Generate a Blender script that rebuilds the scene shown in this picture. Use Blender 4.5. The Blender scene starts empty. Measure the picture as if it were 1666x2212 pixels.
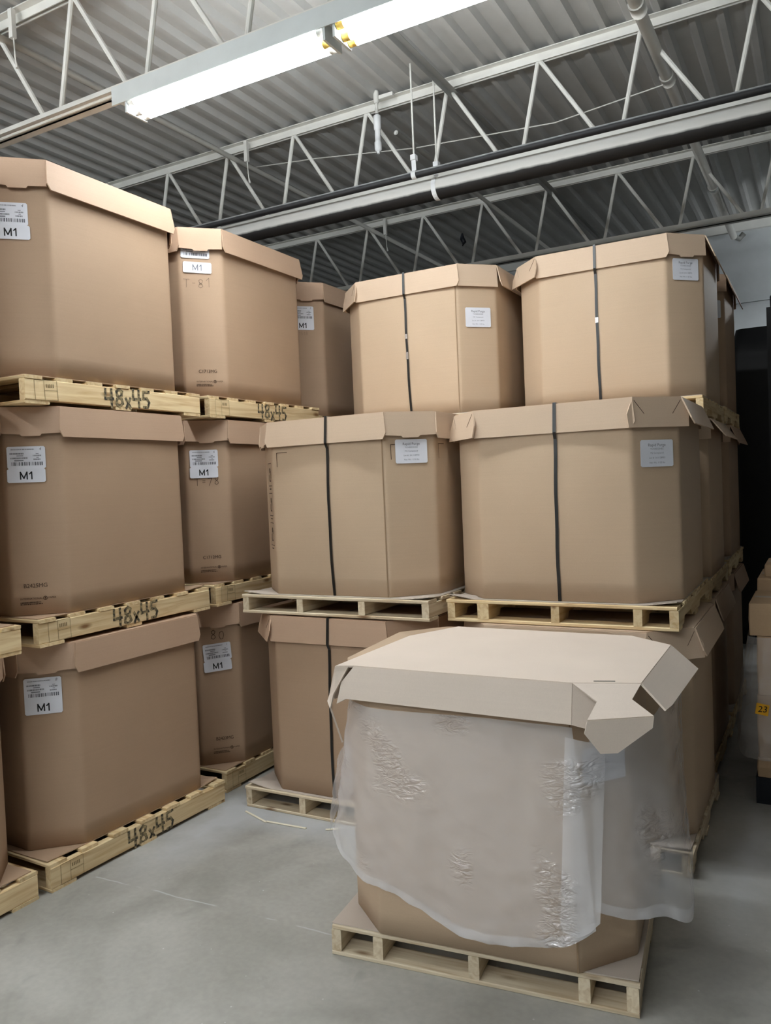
import bpy, math, random
from mathutils import Vector, Matrix
random.seed(7)
scene = bpy.context.scene
COL = scene.collection

# ------------------------------------------------------------------ camera
cam_d = bpy.data.cameras.new('camera'); cam = bpy.data.objects.new('camera', cam_d)
COL.objects.link(cam)
cam_d.sensor_fit = 'VERTICAL'; cam_d.sensor_height = 24.0; cam_d.sensor_width = 24.0
cam_d.lens = 24.0 * 1722.7 / 2212.0
cam_d.clip_start = 0.05; cam_d.clip_end = 100
_yaw, _pit, _rol = (math.radians(a) for a in (-28.87, -1.94, -2.42))
_fw = Vector((math.sin(_yaw)*math.cos(_pit), math.cos(_yaw)*math.cos(_pit), math.sin(_pit)))
_r = Vector((math.cos(_yaw), -math.sin(_yaw), 0)); _u = _r.cross(_fw)
_r2 = _r*math.cos(_rol) + _u*math.sin(_rol); _u2 = -_r*math.sin(_rol) + _u*math.cos(_rol)
_m = Matrix((_r2, _u2, -_fw)).transposed().to_4x4(); _m.translation = (0, 0, 1.72)
cam.matrix_world = _m
scene.camera = cam

# ------------------------------------------------------------------ world, exposure
world = bpy.data.worlds.new('world'); scene.world = world; world.use_nodes = True
world.node_tree.nodes['Background'].inputs[0].default_value = (0.8, 0.85, 0.9, 1)
world.node_tree.nodes['Background'].inputs[1].default_value = 0.05
scene.view_settings.view_transform = 'Standard'; scene.view_settings.look = 'None'
scene.view_settings.gamma = 1; scene.view_settings.use_curve_mapping = False
scene.view_settings.exposure = 0.92
TUBE = 34.0            # radiance of the fluorescent tubes

# ------------------------------------------------------------------ materials
def srgb(r, g, b):
    f = lambda c: (c/255/12.92) if c/255 <= .04045 else ((c/255+.055)/1.055)**2.4
    return (f(r), f(g), f(b), 1)

def new_mat(name):
    m = bpy.data.materials.new(name); m.use_nodes = True
    nt = m.node_tree; return m, nt, nt.nodes['Principled BSDF']

def plain(name, col, rough=.6, metal=0, spec=.3):
    m, nt, b = new_mat(name)
    n = nt.nodes.new('ShaderNodeTexNoise'); n.inputs['Scale'].default_value = 9; n.inputs['Detail'].default_value = 4
    tc = nt.nodes.new('ShaderNodeTexCoord'); nt.links.new(tc.outputs['Object'], n.inputs['Vector'])
    mx = nt.nodes.new('ShaderNodeMix'); mx.data_type = 'RGBA'
    mx.inputs[6].default_value = tuple(c*.9 for c in col[:3])+(1,); mx.inputs[7].default_value = tuple(min(1, c*1.06) for c in col[:3])+(1,)
    nt.links.new(n.outputs['Fac'], mx.inputs[0]); nt.links.new(mx.outputs[2], b.inputs['Base Color'])
    b.inputs['Roughness'].default_value = rough; b.inputs['Metallic'].default_value = metal
    b.inputs['Specular IOR Level'].default_value = spec
    return m

def cardboard(name, col, streak=.035):
    m, nt, b = new_mat(name); L = nt.links.new
    tc = nt.nodes.new('ShaderNodeTexCoord')
    mp = nt.nodes.new('ShaderNodeMapping'); mp.inputs['Scale'].default_value = (1.2, 1.2, 90)
    L(tc.outputs['Object'], mp.inputs['Vector'])
    n1 = nt.nodes.new('ShaderNodeTexNoise'); n1.inputs['Scale'].default_value = 1.5; n1.inputs['Detail'].default_value = 3
    L(mp.outputs[0], n1.inputs['Vector'])
    n2 = nt.nodes.new('ShaderNodeTexNoise'); n2.inputs['Scale'].default_value = 3.0; n2.inputs['Detail'].default_value = 5
    L(tc.outputs['Object'], n2.inputs['Vector'])
    n3 = nt.nodes.new('ShaderNodeTexNoise'); n3.inputs['Scale'].default_value = 260; n3.inputs['Detail'].default_value = 2
    L(tc.outputs['Object'], n3.inputs['Vector'])
    oi = nt.nodes.new('ShaderNodeObjectInfo')
    def math_(op, a, bb):
        q = nt.nodes.new('ShaderNodeMath'); q.operation = op
        for i, x in enumerate((a, bb)):
            if isinstance(x, (int, float)): q.inputs[i].default_value = x
            else: L(x, q.inputs[i])
        return q.outputs[0]
    s = math_('ADD', math_('MULTIPLY', math_('SUBTRACT', n1.outputs['Fac'], .5), streak*2.0),
              math_('MULTIPLY', math_('SUBTRACT', n2.outputs['Fac'], .5), .16))
    s = math_('ADD', s, math_('MULTIPLY', math_('SUBTRACT', n3.outputs['Fac'], .5), .10))
    s = math_('ADD', s, math_('MULTIPLY', math_('SUBTRACT', oi.outputs['Random'], .5), .05))
    s = math_('ADD', s, 1.0)
    mul = nt.nodes.new('ShaderNodeVectorMath'); mul.operation = 'SCALE'
    mul.inputs[0].default_value = col[:3]; L(s, mul.inputs['Scale'])
    L(mul.outputs[0], b.inputs['Base Color'])
    b.inputs['Roughness'].default_value = .62; b.inputs['Specular IOR Level'].default_value = .28
    bp = nt.nodes.new('ShaderNodeBump'); bp.inputs['Strength'].default_value = .05; bp.inputs['Distance'].default_value = .003
    L(n1.outputs['Fac'], bp.inputs['Height']); L(bp.outputs[0], b.inputs['Normal'])
    return m

def wood(name, col, dark):
    m, nt, b = new_mat(name); L = nt.links.new
    tc = nt.nodes.new('ShaderNodeTexCoord'); oi = nt.nodes.new('ShaderNodeObjectInfo')
    sc = nt.nodes.new('ShaderNodeVectorMath'); sc.operation = 'SCALE'; sc.inputs[0].default_value = (7, 31, 17); L(oi.outputs['Random'], sc.inputs['Scale'])
    ad = nt.nodes.new('ShaderNodeVectorMath'); ad.operation = 'ADD'; L(tc.outputs['Object'], ad.inputs[0]); L(sc.outputs[0], ad.inputs[1])
    mp = nt.nodes.new('ShaderNodeMapping'); mp.inputs['Scale'].default_value = (1.6, 26, 26); L(ad.outputs[0], mp.inputs['Vector'])
    n1 = nt.nodes.new('ShaderNodeTexNoise'); n1.inputs['Scale'].default_value = 1.6; n1.inputs['Detail'].default_value = 5; n1.inputs['Distortion'].default_value = .8
    L(mp.outputs[0], n1.inputs['Vector'])
    mp2 = nt.nodes.new('ShaderNodeMapping'); mp2.inputs['Scale'].default_value = (3.2, 9, 9); L(ad.outputs[0], mp2.inputs['Vector'])
    vo = nt.nodes.new('ShaderNodeTexVoronoi'); vo.inputs['Scale'].default_value = 1.1; L(mp2.outputs[0], vo.inputs['Vector'])
    kr = nt.nodes.new('ShaderNodeValToRGB'); kr.color_ramp.elements[0].position = .05; kr.color_ramp.elements[0].color = (1, 1, 1, 1)
    kr.color_ramp.elements[1].position = .17; kr.color_ramp.elements[1].color = (0, 0, 0, 1); L(vo.outputs['Distance'], kr.inputs[0])
    cr = nt.nodes.new('ShaderNodeValToRGB'); cr.color_ramp.elements[0].position = .30; cr.color_ramp.elements[0].color = dark
    cr.color_ramp.elements[1].position = .60; cr.color_ramp.elements[1].color = col; L(n1.outputs['Fac'], cr.inputs[0])
    mk = nt.nodes.new('ShaderNodeMix'); mk.data_type = 'RGBA'; L(kr.outputs[0], mk.inputs[0]); L(cr.outputs[0], mk.inputs[6])
    mk.inputs[7].default_value = (dark[0]*.42, dark[1]*.33, dark[2]*.28, 1)
    br = nt.nodes.new('ShaderNodeHueSaturation'); L(mk.outputs[2], br.inputs['Color'])
    mr = nt.nodes.new('ShaderNodeMapRange'); mr.inputs[3].default_value = .86; mr.inputs[4].default_value = 1.1; L(oi.outputs['Random'], mr.inputs[0]); L(mr.outputs[0], br.inputs['Value'])
    L(br.outputs[0], b.inputs['Base Color']); b.inputs['Roughness'].default_value = .7; b.inputs['Specular IOR Level'].default_value = .2
    bp = nt.nodes.new('ShaderNodeBump'); bp.inputs['Strength'].default_value = .2; bp.inputs['Distance'].default_value = .002; L(n1.outputs['Fac'], bp.inputs['Height']); L(bp.outputs[0], b.inputs['Normal'])
    return m

def emit(name, col, s):
    m = bpy.data.materials.new(name); m.use_nodes = True; nt = m.node_tree
    nt.nodes.remove(nt.nodes['Principled BSDF']); e = nt.nodes.new('ShaderNodeEmission')
    e.inputs[0].default_value = col; e.inputs[1].default_value = s
    nt.links.new(e.outputs[0], nt.nodes['Material Output'].inputs[0]); return m

def film(name, fac, rough=.12, scale=3.2, bump=.7):
    m = bpy.data.materials.new(name); m.use_nodes = True; nt = m.node_tree; L = nt.links.new
    b = nt.nodes['Principled BSDF']; out = nt.nodes['Material Output']
    b.inputs['Base Color'].default_value = (.92, .93, .95, 1); b.inputs['Roughness'].default_value = rough
    b.inputs['Specular IOR Level'].default_value = .6
    tc = nt.nodes.new('ShaderNodeTexCoord'); mp = nt.nodes.new('ShaderNodeMapping'); mp.inputs['Rotation'].default_value = (.2, .7, .1); mp.inputs['Scale'].default_value = (1, 1, 2.2)
    L(tc.outputs['Object'], mp.inputs['Vector'])
    n = nt.nodes.new('ShaderNodeTexNoise'); n.inputs['Scale'].default_value = scale; n.inputs['Detail'].default_value = 2; n.inputs['Distortion'].default_value = 1.0
    L(mp.outputs[0], n.inputs['Vector'])
    v1 = nt.nodes.new('ShaderNodeTexNoise'); v1.inputs['Scale'].default_value = scale*6; v1.inputs['Detail'].default_value = 3; v1.inputs['Distortion'].default_value = .6; L(mp.outputs[0], v1.inputs['Vector'])
    v2 = nt.nodes.new('ShaderNodeMath'); v2.operation = 'SUBTRACT'; v2.inputs[1].default_value = .5; L(v1.outputs['Fac'], v2.inputs[0])
    vo = nt.nodes.new('ShaderNodeMath'); vo.operation = 'ABSOLUTE'; L(v2.outputs[0], vo.inputs[0])
    mk = nt.nodes.new('ShaderNodeTexNoise'); mk.inputs['Scale'].default_value = 4.5; mk.inputs['Detail'].default_value = 1; L(tc.outputs['Object'], mk.inputs['Vector'])
    mr = nt.nodes.new('ShaderNodeMapRange'); mr.inputs[1].default_value = .55; mr.inputs[2].default_value = .68; L(mk.outputs['Fac'], mr.inputs[0])
    ml = nt.nodes.new('ShaderNodeMath'); ml.operation = 'MULTIPLY'; L(vo.outputs[0], ml.inputs[0]); L(mr.outputs[0], ml.inputs[1])
    ad = nt.nodes.new('ShaderNodeMath'); ad.operation = 'MULTIPLY_ADD'; L(ml.outputs[0], ad.inputs[0]); ad.inputs[1].default_value = 2.6; sn = nt.nodes.new('ShaderNodeMath'); sn.operation = 'MULTIPLY'; sn.inputs[1].default_value = .45; L(n.outputs['Fac'], sn.inputs[0]); L(sn.outputs[0], ad.inputs[2])
    bp = nt.nodes.new('ShaderNodeBump'); bp.inputs['Strength'].default_value = bump; bp.inputs['Distance'].default_value = .03
    L(ad.outputs[0], bp.inputs['Height']); L(bp.outputs[0], b.inputs['Normal'])
    tr = nt.nodes.new('ShaderNodeBsdfTransparent'); tr.inputs[0].default_value = (.95, .95, .96, 1)
    tl = nt.nodes.new('ShaderNodeBsdfTranslucent'); tl.inputs[0].default_value = (.95, .95, .97, 1)
    m0 = nt.nodes.new('ShaderNodeMixShader'); m0.inputs[0].default_value = .35; L(b.outputs[0], m0.inputs[1]); L(tl.outputs[0], m0.inputs[2])
    m1 = nt.nodes.new('ShaderNodeMixShader'); m1.inputs[0].default_value = fac; L(tr.outputs[0], m1.inputs[1]); L(m0.outputs[0], m1.inputs[2])
    gl = nt.nodes.new('ShaderNodeBsdfGlossy'); gl.inputs['Color'].default_value = (.07, .07, .075, 1); gl.inputs['Roughness'].default_value = rough; L(bp.outputs[0], gl.inputs['Normal'])
    sh = nt.nodes.new('ShaderNodeAddShader'); L(m1.outputs[0], sh.inputs[0]); L(gl.outputs[0], sh.inputs[1])
    L(sh.outputs[0], out.inputs[0]); return m

def concrete(name):
    m, nt, b = new_mat(name); L = nt.links.new
    tc = nt.nodes.new('ShaderNodeTexCoord')
    def noise(s, d=5, dist=0, vec=None):
        n = nt.nodes.new('ShaderNodeTexNoise'); n.inputs['Scale'].default_value = s; n.inputs['Detail'].default_value = d; n.inputs['Distortion'].default_value = dist
        L(vec or tc.outputs['Object'], n.inputs['Vector']); return n.outputs['Fac']
    def ramp(x, p0, c0, p1, c1):
        r = nt.nodes.new('ShaderNodeValToRGB'); r.color_ramp.elements[0].position = p0; r.color_ramp.elements[0].color = c0
        r.color_ramp.elements[1].position = p1; r.color_ramp.elements[1].color = c1; L(x, r.inputs[0]); return r.outputs[0]
    def M(op, a, bb=0.0, cc=0.0):
        q = nt.nodes.new('ShaderNodeMath'); q.operation = op
        for i, x in enumerate((a, bb, cc)):
            if isinstance(x, (int, float)): q.inputs[i].default_value = x
            else: L(x, q.inputs[i])
        return q.outputs[0]
    def mix(f, a, bb):
        x = nt.nodes.new('ShaderNodeMix'); x.data_type = 'RGBA'
        L(f, x.inputs[0])
        for i, v in ((6, a), (7, bb)):
            if isinstance(v, tuple): x.inputs[i].default_value = v
            else: L(v, x.inputs[i])
        return x.outputs[2]
    base = ramp(noise(1.3, 7, .6), .36, srgb(146, 144, 137), .66, srgb(182, 180, 173))
    fine = ramp(noise(38, 4), .35, (.92, .92, .92, 1), .65, (1.02, 1.02, 1.02, 1))
    mu = nt.nodes.new('ShaderNodeMix'); mu.data_type = 'RGBA'; mu.blend_type = 'MULTIPLY'; mu.inputs[0].default_value = .8
    L(base, mu.inputs[6]); L(fine, mu.inputs[7]); c = mu.outputs[2]
    # dark damp stains
    st = ramp(noise(2.1, 4, 1.5), .60, (0, 0, 0, 1), .74, (.55, .55, .55, 1))
    c = mix(st, c, srgb(108, 109, 104))
    # dusty pale streak beside the left hand pallets and under the middle stack
    sx = nt.nodes.new('ShaderNodeSeparateXYZ'); L(tc.outputs['Object'], sx.inputs[0])
    X, Y = sx.outputs[0], sx.outputs[1]
    nz = noise(5, 5, .5)
    def band(x, c0, w):   # soft band around c0
        return M('MAXIMUM', M('SUBTRACT', 1.0, M('DIVIDE', M('ABSOLUTE', M('SUBTRACT', x, c0)), w)), 0.0)
    d1 = M('MULTIPLY', band(X, -2.80, .24), M('MULTIPLY', band(Y, 3.15, .75), nz))
    d2 = M('MULTIPLY', band(X, -2.3, .75), M('MULTIPLY', band(Y, 3.32, .22), nz))
    d3 = M('MULTIPLY', band(X, -.33, .20), M('MULTIPLY', band(Y, 3.9, 1.3), nz))
    dust = M('MINIMUM', M('MULTIPLY', M('ADD', M('ADD', d1, d2), M('MULTIPLY', d3, .8)), 1.8), .75)
    c = mix(dust, c, srgb(186, 188, 190))
    # broken white chalky control joint
    ln = M('SUBTRACT', Y, M('MULTIPLY_ADD', X, .045, 2.585))
    wob = M('MULTIPLY', M('SUBTRACT', noise(6, 3), .5), .03)
    on = band(M('ADD', ln, wob), 0.0, .006)
    seg = ramp(noise(5.5, 3), .42, (0, 0, 0, 1), .50, (1, 1, 1, 1))
    lim = M('MULTIPLY', M('LESS_THAN', X, -1.55), M('GREATER_THAN', X, -2.93))
    c = mix(M('MULTIPLY', M('MULTIPLY', M('MULTIPLY', on, seg), lim), .8), c, srgb(190, 192, 194))
    # specks
    sp = nt.nodes.new('ShaderNodeTexVoronoi'); sp.inputs['Scale'].default_value = 14; L(tc.outputs['Object'], sp.inputs['Vector'])
    spk = M('MULTIPLY', M('LESS_THAN', sp.outputs['Distance'], .05), M('GREATER_THAN', noise(3, 2), .52))
    c = mix(M('MULTIPLY', spk, .6), c, srgb(205, 205, 205))
    L(c, b.inputs['Base Color'])
    rr = ramp(noise(1.7, 4), .3, (.42, .42, .42, 1), .7, (.62, .62, .62, 1)); L(rr, b.inputs['Roughness'])
    b.inputs['Specular IOR Level'].default_value = .35
    bp = nt.nodes.new('ShaderNodeBump'); bp.inputs['Strength'].default_value = .06; bp.inputs['Distance'].default_value = .003; L(noise(60, 4), bp.inputs['Height']); L(bp.outputs[0], b.inputs['Normal'])
    return m

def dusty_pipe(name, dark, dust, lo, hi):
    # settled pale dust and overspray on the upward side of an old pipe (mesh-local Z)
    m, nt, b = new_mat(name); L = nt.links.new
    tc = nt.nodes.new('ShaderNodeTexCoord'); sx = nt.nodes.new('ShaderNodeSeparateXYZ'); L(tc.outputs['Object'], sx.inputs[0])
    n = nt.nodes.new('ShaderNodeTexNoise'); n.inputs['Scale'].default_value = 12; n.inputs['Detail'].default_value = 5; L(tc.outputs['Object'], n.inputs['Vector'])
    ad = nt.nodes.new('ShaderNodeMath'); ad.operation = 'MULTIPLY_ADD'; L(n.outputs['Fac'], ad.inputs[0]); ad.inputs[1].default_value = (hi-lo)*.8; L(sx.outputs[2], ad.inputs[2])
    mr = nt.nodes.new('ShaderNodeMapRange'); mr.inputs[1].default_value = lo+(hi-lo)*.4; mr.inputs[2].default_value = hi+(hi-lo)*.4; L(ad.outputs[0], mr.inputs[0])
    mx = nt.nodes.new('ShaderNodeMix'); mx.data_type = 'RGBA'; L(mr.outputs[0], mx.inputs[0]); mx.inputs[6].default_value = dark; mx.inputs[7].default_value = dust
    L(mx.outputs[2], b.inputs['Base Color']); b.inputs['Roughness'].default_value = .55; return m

MAT = {}
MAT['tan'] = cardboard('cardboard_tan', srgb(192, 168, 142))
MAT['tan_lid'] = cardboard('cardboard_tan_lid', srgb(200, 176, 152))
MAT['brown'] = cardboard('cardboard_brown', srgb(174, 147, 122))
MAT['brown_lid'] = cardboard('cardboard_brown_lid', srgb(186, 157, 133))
MAT['pale'] = cardboard('cardboard_pale', srgb(214, 199, 185), .03)
MAT['pad'] = cardboard('cardboard_grey', srgb(186, 174, 162), .03)
MAT['edge'] = plain('cut_cardboard_edge', srgb(150, 125, 98), .8)
MAT['carton'] = cardboard('carton_kraft', srgb(190, 160, 126))
MAT['pine'] = wood('pine_yellow', srgb(230, 208, 166), srgb(204, 172, 126))
MAT['pine_light'] = wood('pine_light', srgb(226, 211, 184), srgb(200, 178, 146))
MAT['paper'] = plain('label_paper', srgb(226, 228, 236), .55)
MAT['ink'] = plain('ink_black', srgb(22, 22, 26), .6)
MAT['ink_grey'] = plain('ink_grey', srgb(140, 143, 152), .6)
MAT['ink_mid'] = plain('ink_mid_grey', srgb(110, 112, 120), .6)
MAT['ink_brown'] = plain('ink_brown', srgb(66, 46, 32), .7)
MAT['pencil'] = plain('pencil_mark', srgb(128, 108, 92), .7)
MAT['spray'] = plain('spray_paint_black', srgb(46, 42, 36), .7)
MAT['stamp'] = plain('wood_stamp_ink', srgb(140, 122, 88), .7)
MAT['strap'] = plain('strap_black', srgb(24, 23, 22), .35, 0, .5)
MAT['steel'] = plain('strap_glint_steel', srgb(200, 202, 206), .25, 1)
MAT['white_steel'] = plain('painted_steel', srgb(228, 227, 221), .55)
MAT['shade_grey_steel'] = plain('steel_shade_grey', srgb(150, 150, 146), .6)  # grey holds the shade of the bridging angle; the elbow shares it
MAT['dark_steel'] = plain('dark_steel', srgb(92, 92, 90), .6)
MAT['deck'] = plain('deck_painted', srgb(190, 190, 187), .6)
MAT['housing'] = plain('fixture_white', srgb(214, 220, 220), .35, 0, .5)
MAT['tube'] = emit('tube_glow', (.92, .97, 1.0, 1), TUBE)
MAT['tube_end'] = plain('tube_end_white', srgb(225, 225, 220), .4)
MAT['tube_end_y'] = plain('tube_end_yellow', srgb(226, 190, 96), .4)
MAT['pvc'] = plain('pvc_white', srgb(232, 234, 236), .35)
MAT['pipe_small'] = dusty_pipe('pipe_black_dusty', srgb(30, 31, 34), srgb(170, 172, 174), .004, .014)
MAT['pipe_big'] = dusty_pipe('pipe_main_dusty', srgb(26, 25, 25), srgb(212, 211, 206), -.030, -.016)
MAT['wall'] = plain('wall_paint', srgb(200, 204, 206), .7)
MAT['floor'] = concrete('concrete_floor')
def patchy(name, a, bcol, sc):
    m, nt, b = new_mat(name); L = nt.links.new
    tc = nt.nodes.new('ShaderNodeTexCoord'); n = nt.nodes.new('ShaderNodeTexNoise'); n.inputs['Scale'].default_value = sc; n.inputs['Detail'].default_value = 4; L(tc.outputs['Object'], n.inputs['Vector'])
    r = nt.nodes.new('ShaderNodeValToRGB'); r.color_ramp.elements[0].position = .40; r.color_ramp.elements[0].color = a; r.color_ramp.elements[1].position = .72; r.color_ramp.elements[1].color = bcol
    L(n.outputs['Fac'], r.inputs[0]); L(r.outputs[0], b.inputs['Base Color']); b.inputs['Roughness'].default_value = .7; return m
MAT['spray'] = patchy('spray_paint_patchy', srgb(44, 41, 36), srgb(186, 166, 122), 55)
MAT['film'] = film('plastic_film', .43)
MAT['film_thick'] = film('plastic_film_fold', .5)
MAT['wrap'] = film('stretch_wrap', .26, .15, 4, .6)
MAT['black_plastic'] = plain('black_plastic', srgb(30, 33, 40), .45)
MAT['black_wrap'] = plain('black_wrap', srgb(20, 20, 21), .5)
MAT['sticker'] = plain('sticker_orange', srgb(240, 178, 40), .5)
MAT['chip'] = plain('wood_splinter', srgb(226, 218, 196), .7)

# ------------------------------------------------------------------ mesh helpers
class MB:
    def __init__(s): s.v = []; s.f = []
    def add(s, vs, fs):
        o = len(s.v); s.v += [tuple(p) for p in vs]; s.f += [tuple(i+o for i in f) for f in fs]; return s
    def box(s, x0, x1, y0, y1, z0, z1):
        return s.add([(x0,y0,z0),(x1,y0,z0),(x1,y1,z0),(x0,y1,z0),(x0,y0,z1),(x1,y0,z1),(x1,y1,z1),(x0,y1,z1)],
                     [(3,2,1,0),(4,5,6,7),(0,1,5,4),(1,2,6,5),(2,3,7,6),(3,0,4,7)])
    def cbox(s, x0, x1, y0, y1, z0, z1, c):
        # box with its long (X) edges chamfered
        pr = [(y0+c,z0),(y1-c,z0),(y1,z0+c),(y1,z1-c),(y1-c,z1),(y0+c,z1),(y0,z1-c),(y0,z0+c)]
        n = len(pr); vs = [(x0,a,b) for a,b in pr]+[(x1,a,b) for a,b in pr]
        return s.add(vs, [tuple(range(n-1,-1,-1)), tuple(range(n,2*n))]+[(i,(i+1)%n,(i+1)%n+n,i+n) for i in range(n)])
    def tube(s, pts, r, n=8, cap=True):
        pts = [Vector(p) for p in pts]; rings = []
        for i, p in enumerate(pts):
            d = (pts[min(i+1,len(pts)-1)]-pts[max(i-1,0)]).normalized()
            a = Vector((0,0,1)) if abs(d.z) < .9 else Vector((1,0,0))
            u = d.cross(a).normalized(); w = d.cross(u)
            rr = r[i] if isinstance(r, (list,tuple)) else r
            rings.append([p+u*math.cos(2*math.pi*k/n)*rr+w*math.sin(2*math.pi*k/n)*rr for k in range(n)])
        vs = [q for rg in rings for q in rg]; fs = []
        for i in range(len(pts)-1):
            for k in range(n): fs.append((i*n+k, i*n+(k+1)%n, (i+1)*n+(k+1)%n, (i+1)*n+k))
        if cap: fs += [tuple(range(n)), tuple(range((len(pts)-1)*n+n-1, (len(pts)-1)*n-1, -1))]
        return s.add(vs, fs)
    def sheet(s, poly, thick):
        # polygon of 3D points extruded along its normal to a sheet
        P = [Vector(p) for p in poly]; nrm = Vector((0,0,0))
        for i in range(len(P)):
            a, b = P[i], P[(i+1)%len(P)]; nrm += Vector(((a.y-b.y)*(a.z+b.z),(a.z-b.z)*(a.x+b.x),(a.x-b.x)*(a.y+b.y)))
        nrm.normalize(); n = len(P)
        return s.add([p+nrm*thick/2 for p in P]+[p-nrm*thick/2 for p in P],
                     [tuple(range(n)), tuple(range(2*n-1,n-1,-1))]+[(i+n,(i+1)%n+n,(i+1)%n,i) for i in range(n)])
    def build(s, name, mat, parent=None, loc=(0,0,0), rot=(0,0,0), smooth=False):
        me = bpy.data.meshes.new(name); me.from_pydata(s.v, [], s.f); me.update()
        if smooth:
            for p in me.polygons: p.use_smooth = True
        return put(name, me, mat, parent, loc, rot)

def put(name, me, mat, parent=None, loc=(0,0,0), rot=(0,0,0)):
    if mat is not None and not me.materials: me.materials.append(MAT[mat])
    o = bpy.data.objects.new(name, me); COL.objects.link(o)
    o.location = loc; o.rotation_euler = rot
    if parent: o.parent = parent
    return o

def thing(name, label, cat, loc=(0,0,0), rz=0, group=None):
    o = bpy.data.objects.new(name, None); COL.objects.link(o); o.empty_display_size = .1
    o.location = loc; o.rotation_euler = (0,0,rz); o['label'] = label; o['category'] = cat
    if group: o['group'] = group
    return o

def tag(o, label, cat, group=None, kind=None):
    o['label'] = label; o['category'] = cat
    if group: o['group'] = group
    if kind: o['kind'] = kind
    return o

def struct(name, mb, mat, **k):
    o = mb.build(name, mat, **k); o['kind'] = 'structure'; return o

_txt = {}
def text_mesh(body, size, weight=0.0, shear=0.0, space=1.0, key_mat='ink'):
    k = (body, size, weight, shear, space, key_mat)
    if k in _txt: return _txt[k]
    cu = bpy.data.curves.new('lettering', 'FONT'); cu.body = body; cu.size = size; cu.align_x = 'CENTER'; cu.align_y = 'CENTER'
    cu.offset = weight; cu.shear = shear; cu.space_character = space; cu.resolution_u = 3
    ob = bpy.data.objects.new('lettering', cu); COL.objects.link(ob)
    dg = bpy.context.evaluated_depsgraph_get(); dg.update()
    me = bpy.data.meshes.new_from_object(ob.evaluated_get(dg)); me.name = 'lettering'
    bpy.data.objects.remove(ob); bpy.data.curves.remove(cu)
    me.materials.clear(); me.materials.append(MAT[key_mat]); _txt[k] = me
    return me

STROKES = {
 'M': (.86, [[(0, 0), (0, 1), (.43, .12), (.86, 1), (.86, 0)]]), '1': (.42, [[(.05, .72), (.34, 1), (.34, 0)]]),
 'l': (.10, [[(.05, 1), (.05, 0)]]),
 '4': (.62, [[(.06, 1), (.04, .45), (.62, .47)], [(.50, 1), (.48, -.02)]]),
 '8': (.60, [[(.52, .86), (.32, 1), (.10, .86), (.14, .64), (.46, .42), (.54, .18), (.30, 0), (.06, .14), (.12, .40), (.46, .62), (.52, .86)]]),
 'x': (.40, [[(.02, .55), (.38, 0)], [(.38, .55), (.02, 0)]]),
 '5': (.58, [[(.56, 1), (.10, .98), (.06, .56), (.36, .60), (.54, .34), (.40, .04), (.06, .04)]]),
 'T': (.70, [[(0, 1), (.70, .98)], [(.36, .98), (.34, 0)]]), '-': (.35, [[(.03, .5), (.33, .5)]]),
 '=': (.40, [[(.03, .38), (.38, .40)], [(.03, .62), (.38, .62)]]), '7': (.55, [[(.02, .97), (.55, 1), (.18, 0)]]),
 '0': (.62, [[(.40, 1), (.14, .88), (.06, .45), (.20, .04), (.46, .06), (.60, .5), (.52, .9), (.40, 1)]]),
 '2': (.55, [[(.04, .80), (.25, 1), (.50, .82), (.42, .5), (.02, 0), (.56, .03)]]), '3': (.55, [[(.06, .9), (.35, 1), (.5, .8), (.25, .55), (.52, .3), (.32, 0), (.03, .1)]]),
}
def stroke_mesh(txt, size, thick, mat, gap=.22, jit=0.0, seed=0):
    k = ('stroke', txt, size, thick, mat, seed)
    if k in _txt: return _txt[k]
    rs = random.Random(seed); m = MB(); x = 0; total = sum(STROKES[c][0]+gap for c in txt)-gap
    for c in txt:
        w, lines = STROKES[c]; dy = rs.uniform(-jit, jit); sc = 1+rs.uniform(-jit, jit)
        for ln in lines:
            P = [Vector(((x+a-total/2)*size, ((b-.5)*sc+dy)*size, 0)) for a, b in ln]
            for i in range(len(P)-1):
                d = (P[i+1]-P[i]).normalized(); n_ = Vector((-d.y, d.x, 0))*thick/2; e = d*thick*.35; zz = Vector((0, 0, .0001*(i % 2)))
                m.add([P[i]-n_-e+zz, P[i+1]-n_+e+zz, P[i+1]+n_+e+zz, P[i]+n_-e+zz], [(0, 1, 2, 3)])
        x += w+gap
    me = bpy.data.meshes.new('lettering'); me.from_pydata(m.v, [], m.f); me.materials.append(MAT[mat]); _txt[k] = me
    return me

def frame_matrix(pos, u, n):
    # local x = u (right along the face), local y = up, local z = outward normal
    u = Vector(u).normalized(); n = Vector(n).normalized(); w = n.cross(u)
    m = Matrix((u, w, n)).transposed().to_4x4(); m.translation = pos; return m

def put_on(name, me, parent, mat4, matname=None, roll=0):
    if matname and not me.materials: me.materials.append(MAT[matname])
    o = bpy.data.objects.new(name, me); COL.objects.link(o); o.parent = parent
    o.matrix_local = mat4 @ Matrix.Rotation(roll, 4, 'Z'); return o

# ------------------------------------------------------------------ room shell
RX0, RX1, RY0, RY1, ZD = -8.5, 9.0, -8.0, 9.95, 4.50
struct('floor', MB().box(RX0, RX1, RY0, RY1, -.1, 0), 'floor')
struct('wall_left', MB().box(RX0-.15, RX0, RY0, RY1, 0, ZD+.1), 'wall')
struct('wall_right', MB().box(RX1, RX1+.15, RY0, RY1, 0, ZD+.1), 'wall')
struct('wall_back', MB().box(RX0, RX1, RY1, RY1+.15, 0, ZD+.1), 'wall')
struct('wall_front', MB().box(RX0, RX1, RY0-.15, RY0, 0, ZD+.1), 'wall')
struct('trim_1', MB().box(RX0, RX1, RY1-.05, RY1, ZD-.10, ZD-.005), 'white_steel')   # deck ledger on the back wall
struct('trim_2', MB().box(RX0, RX1, RY1-.03, RY1, 3.60, 3.66), 'wall')
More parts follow.
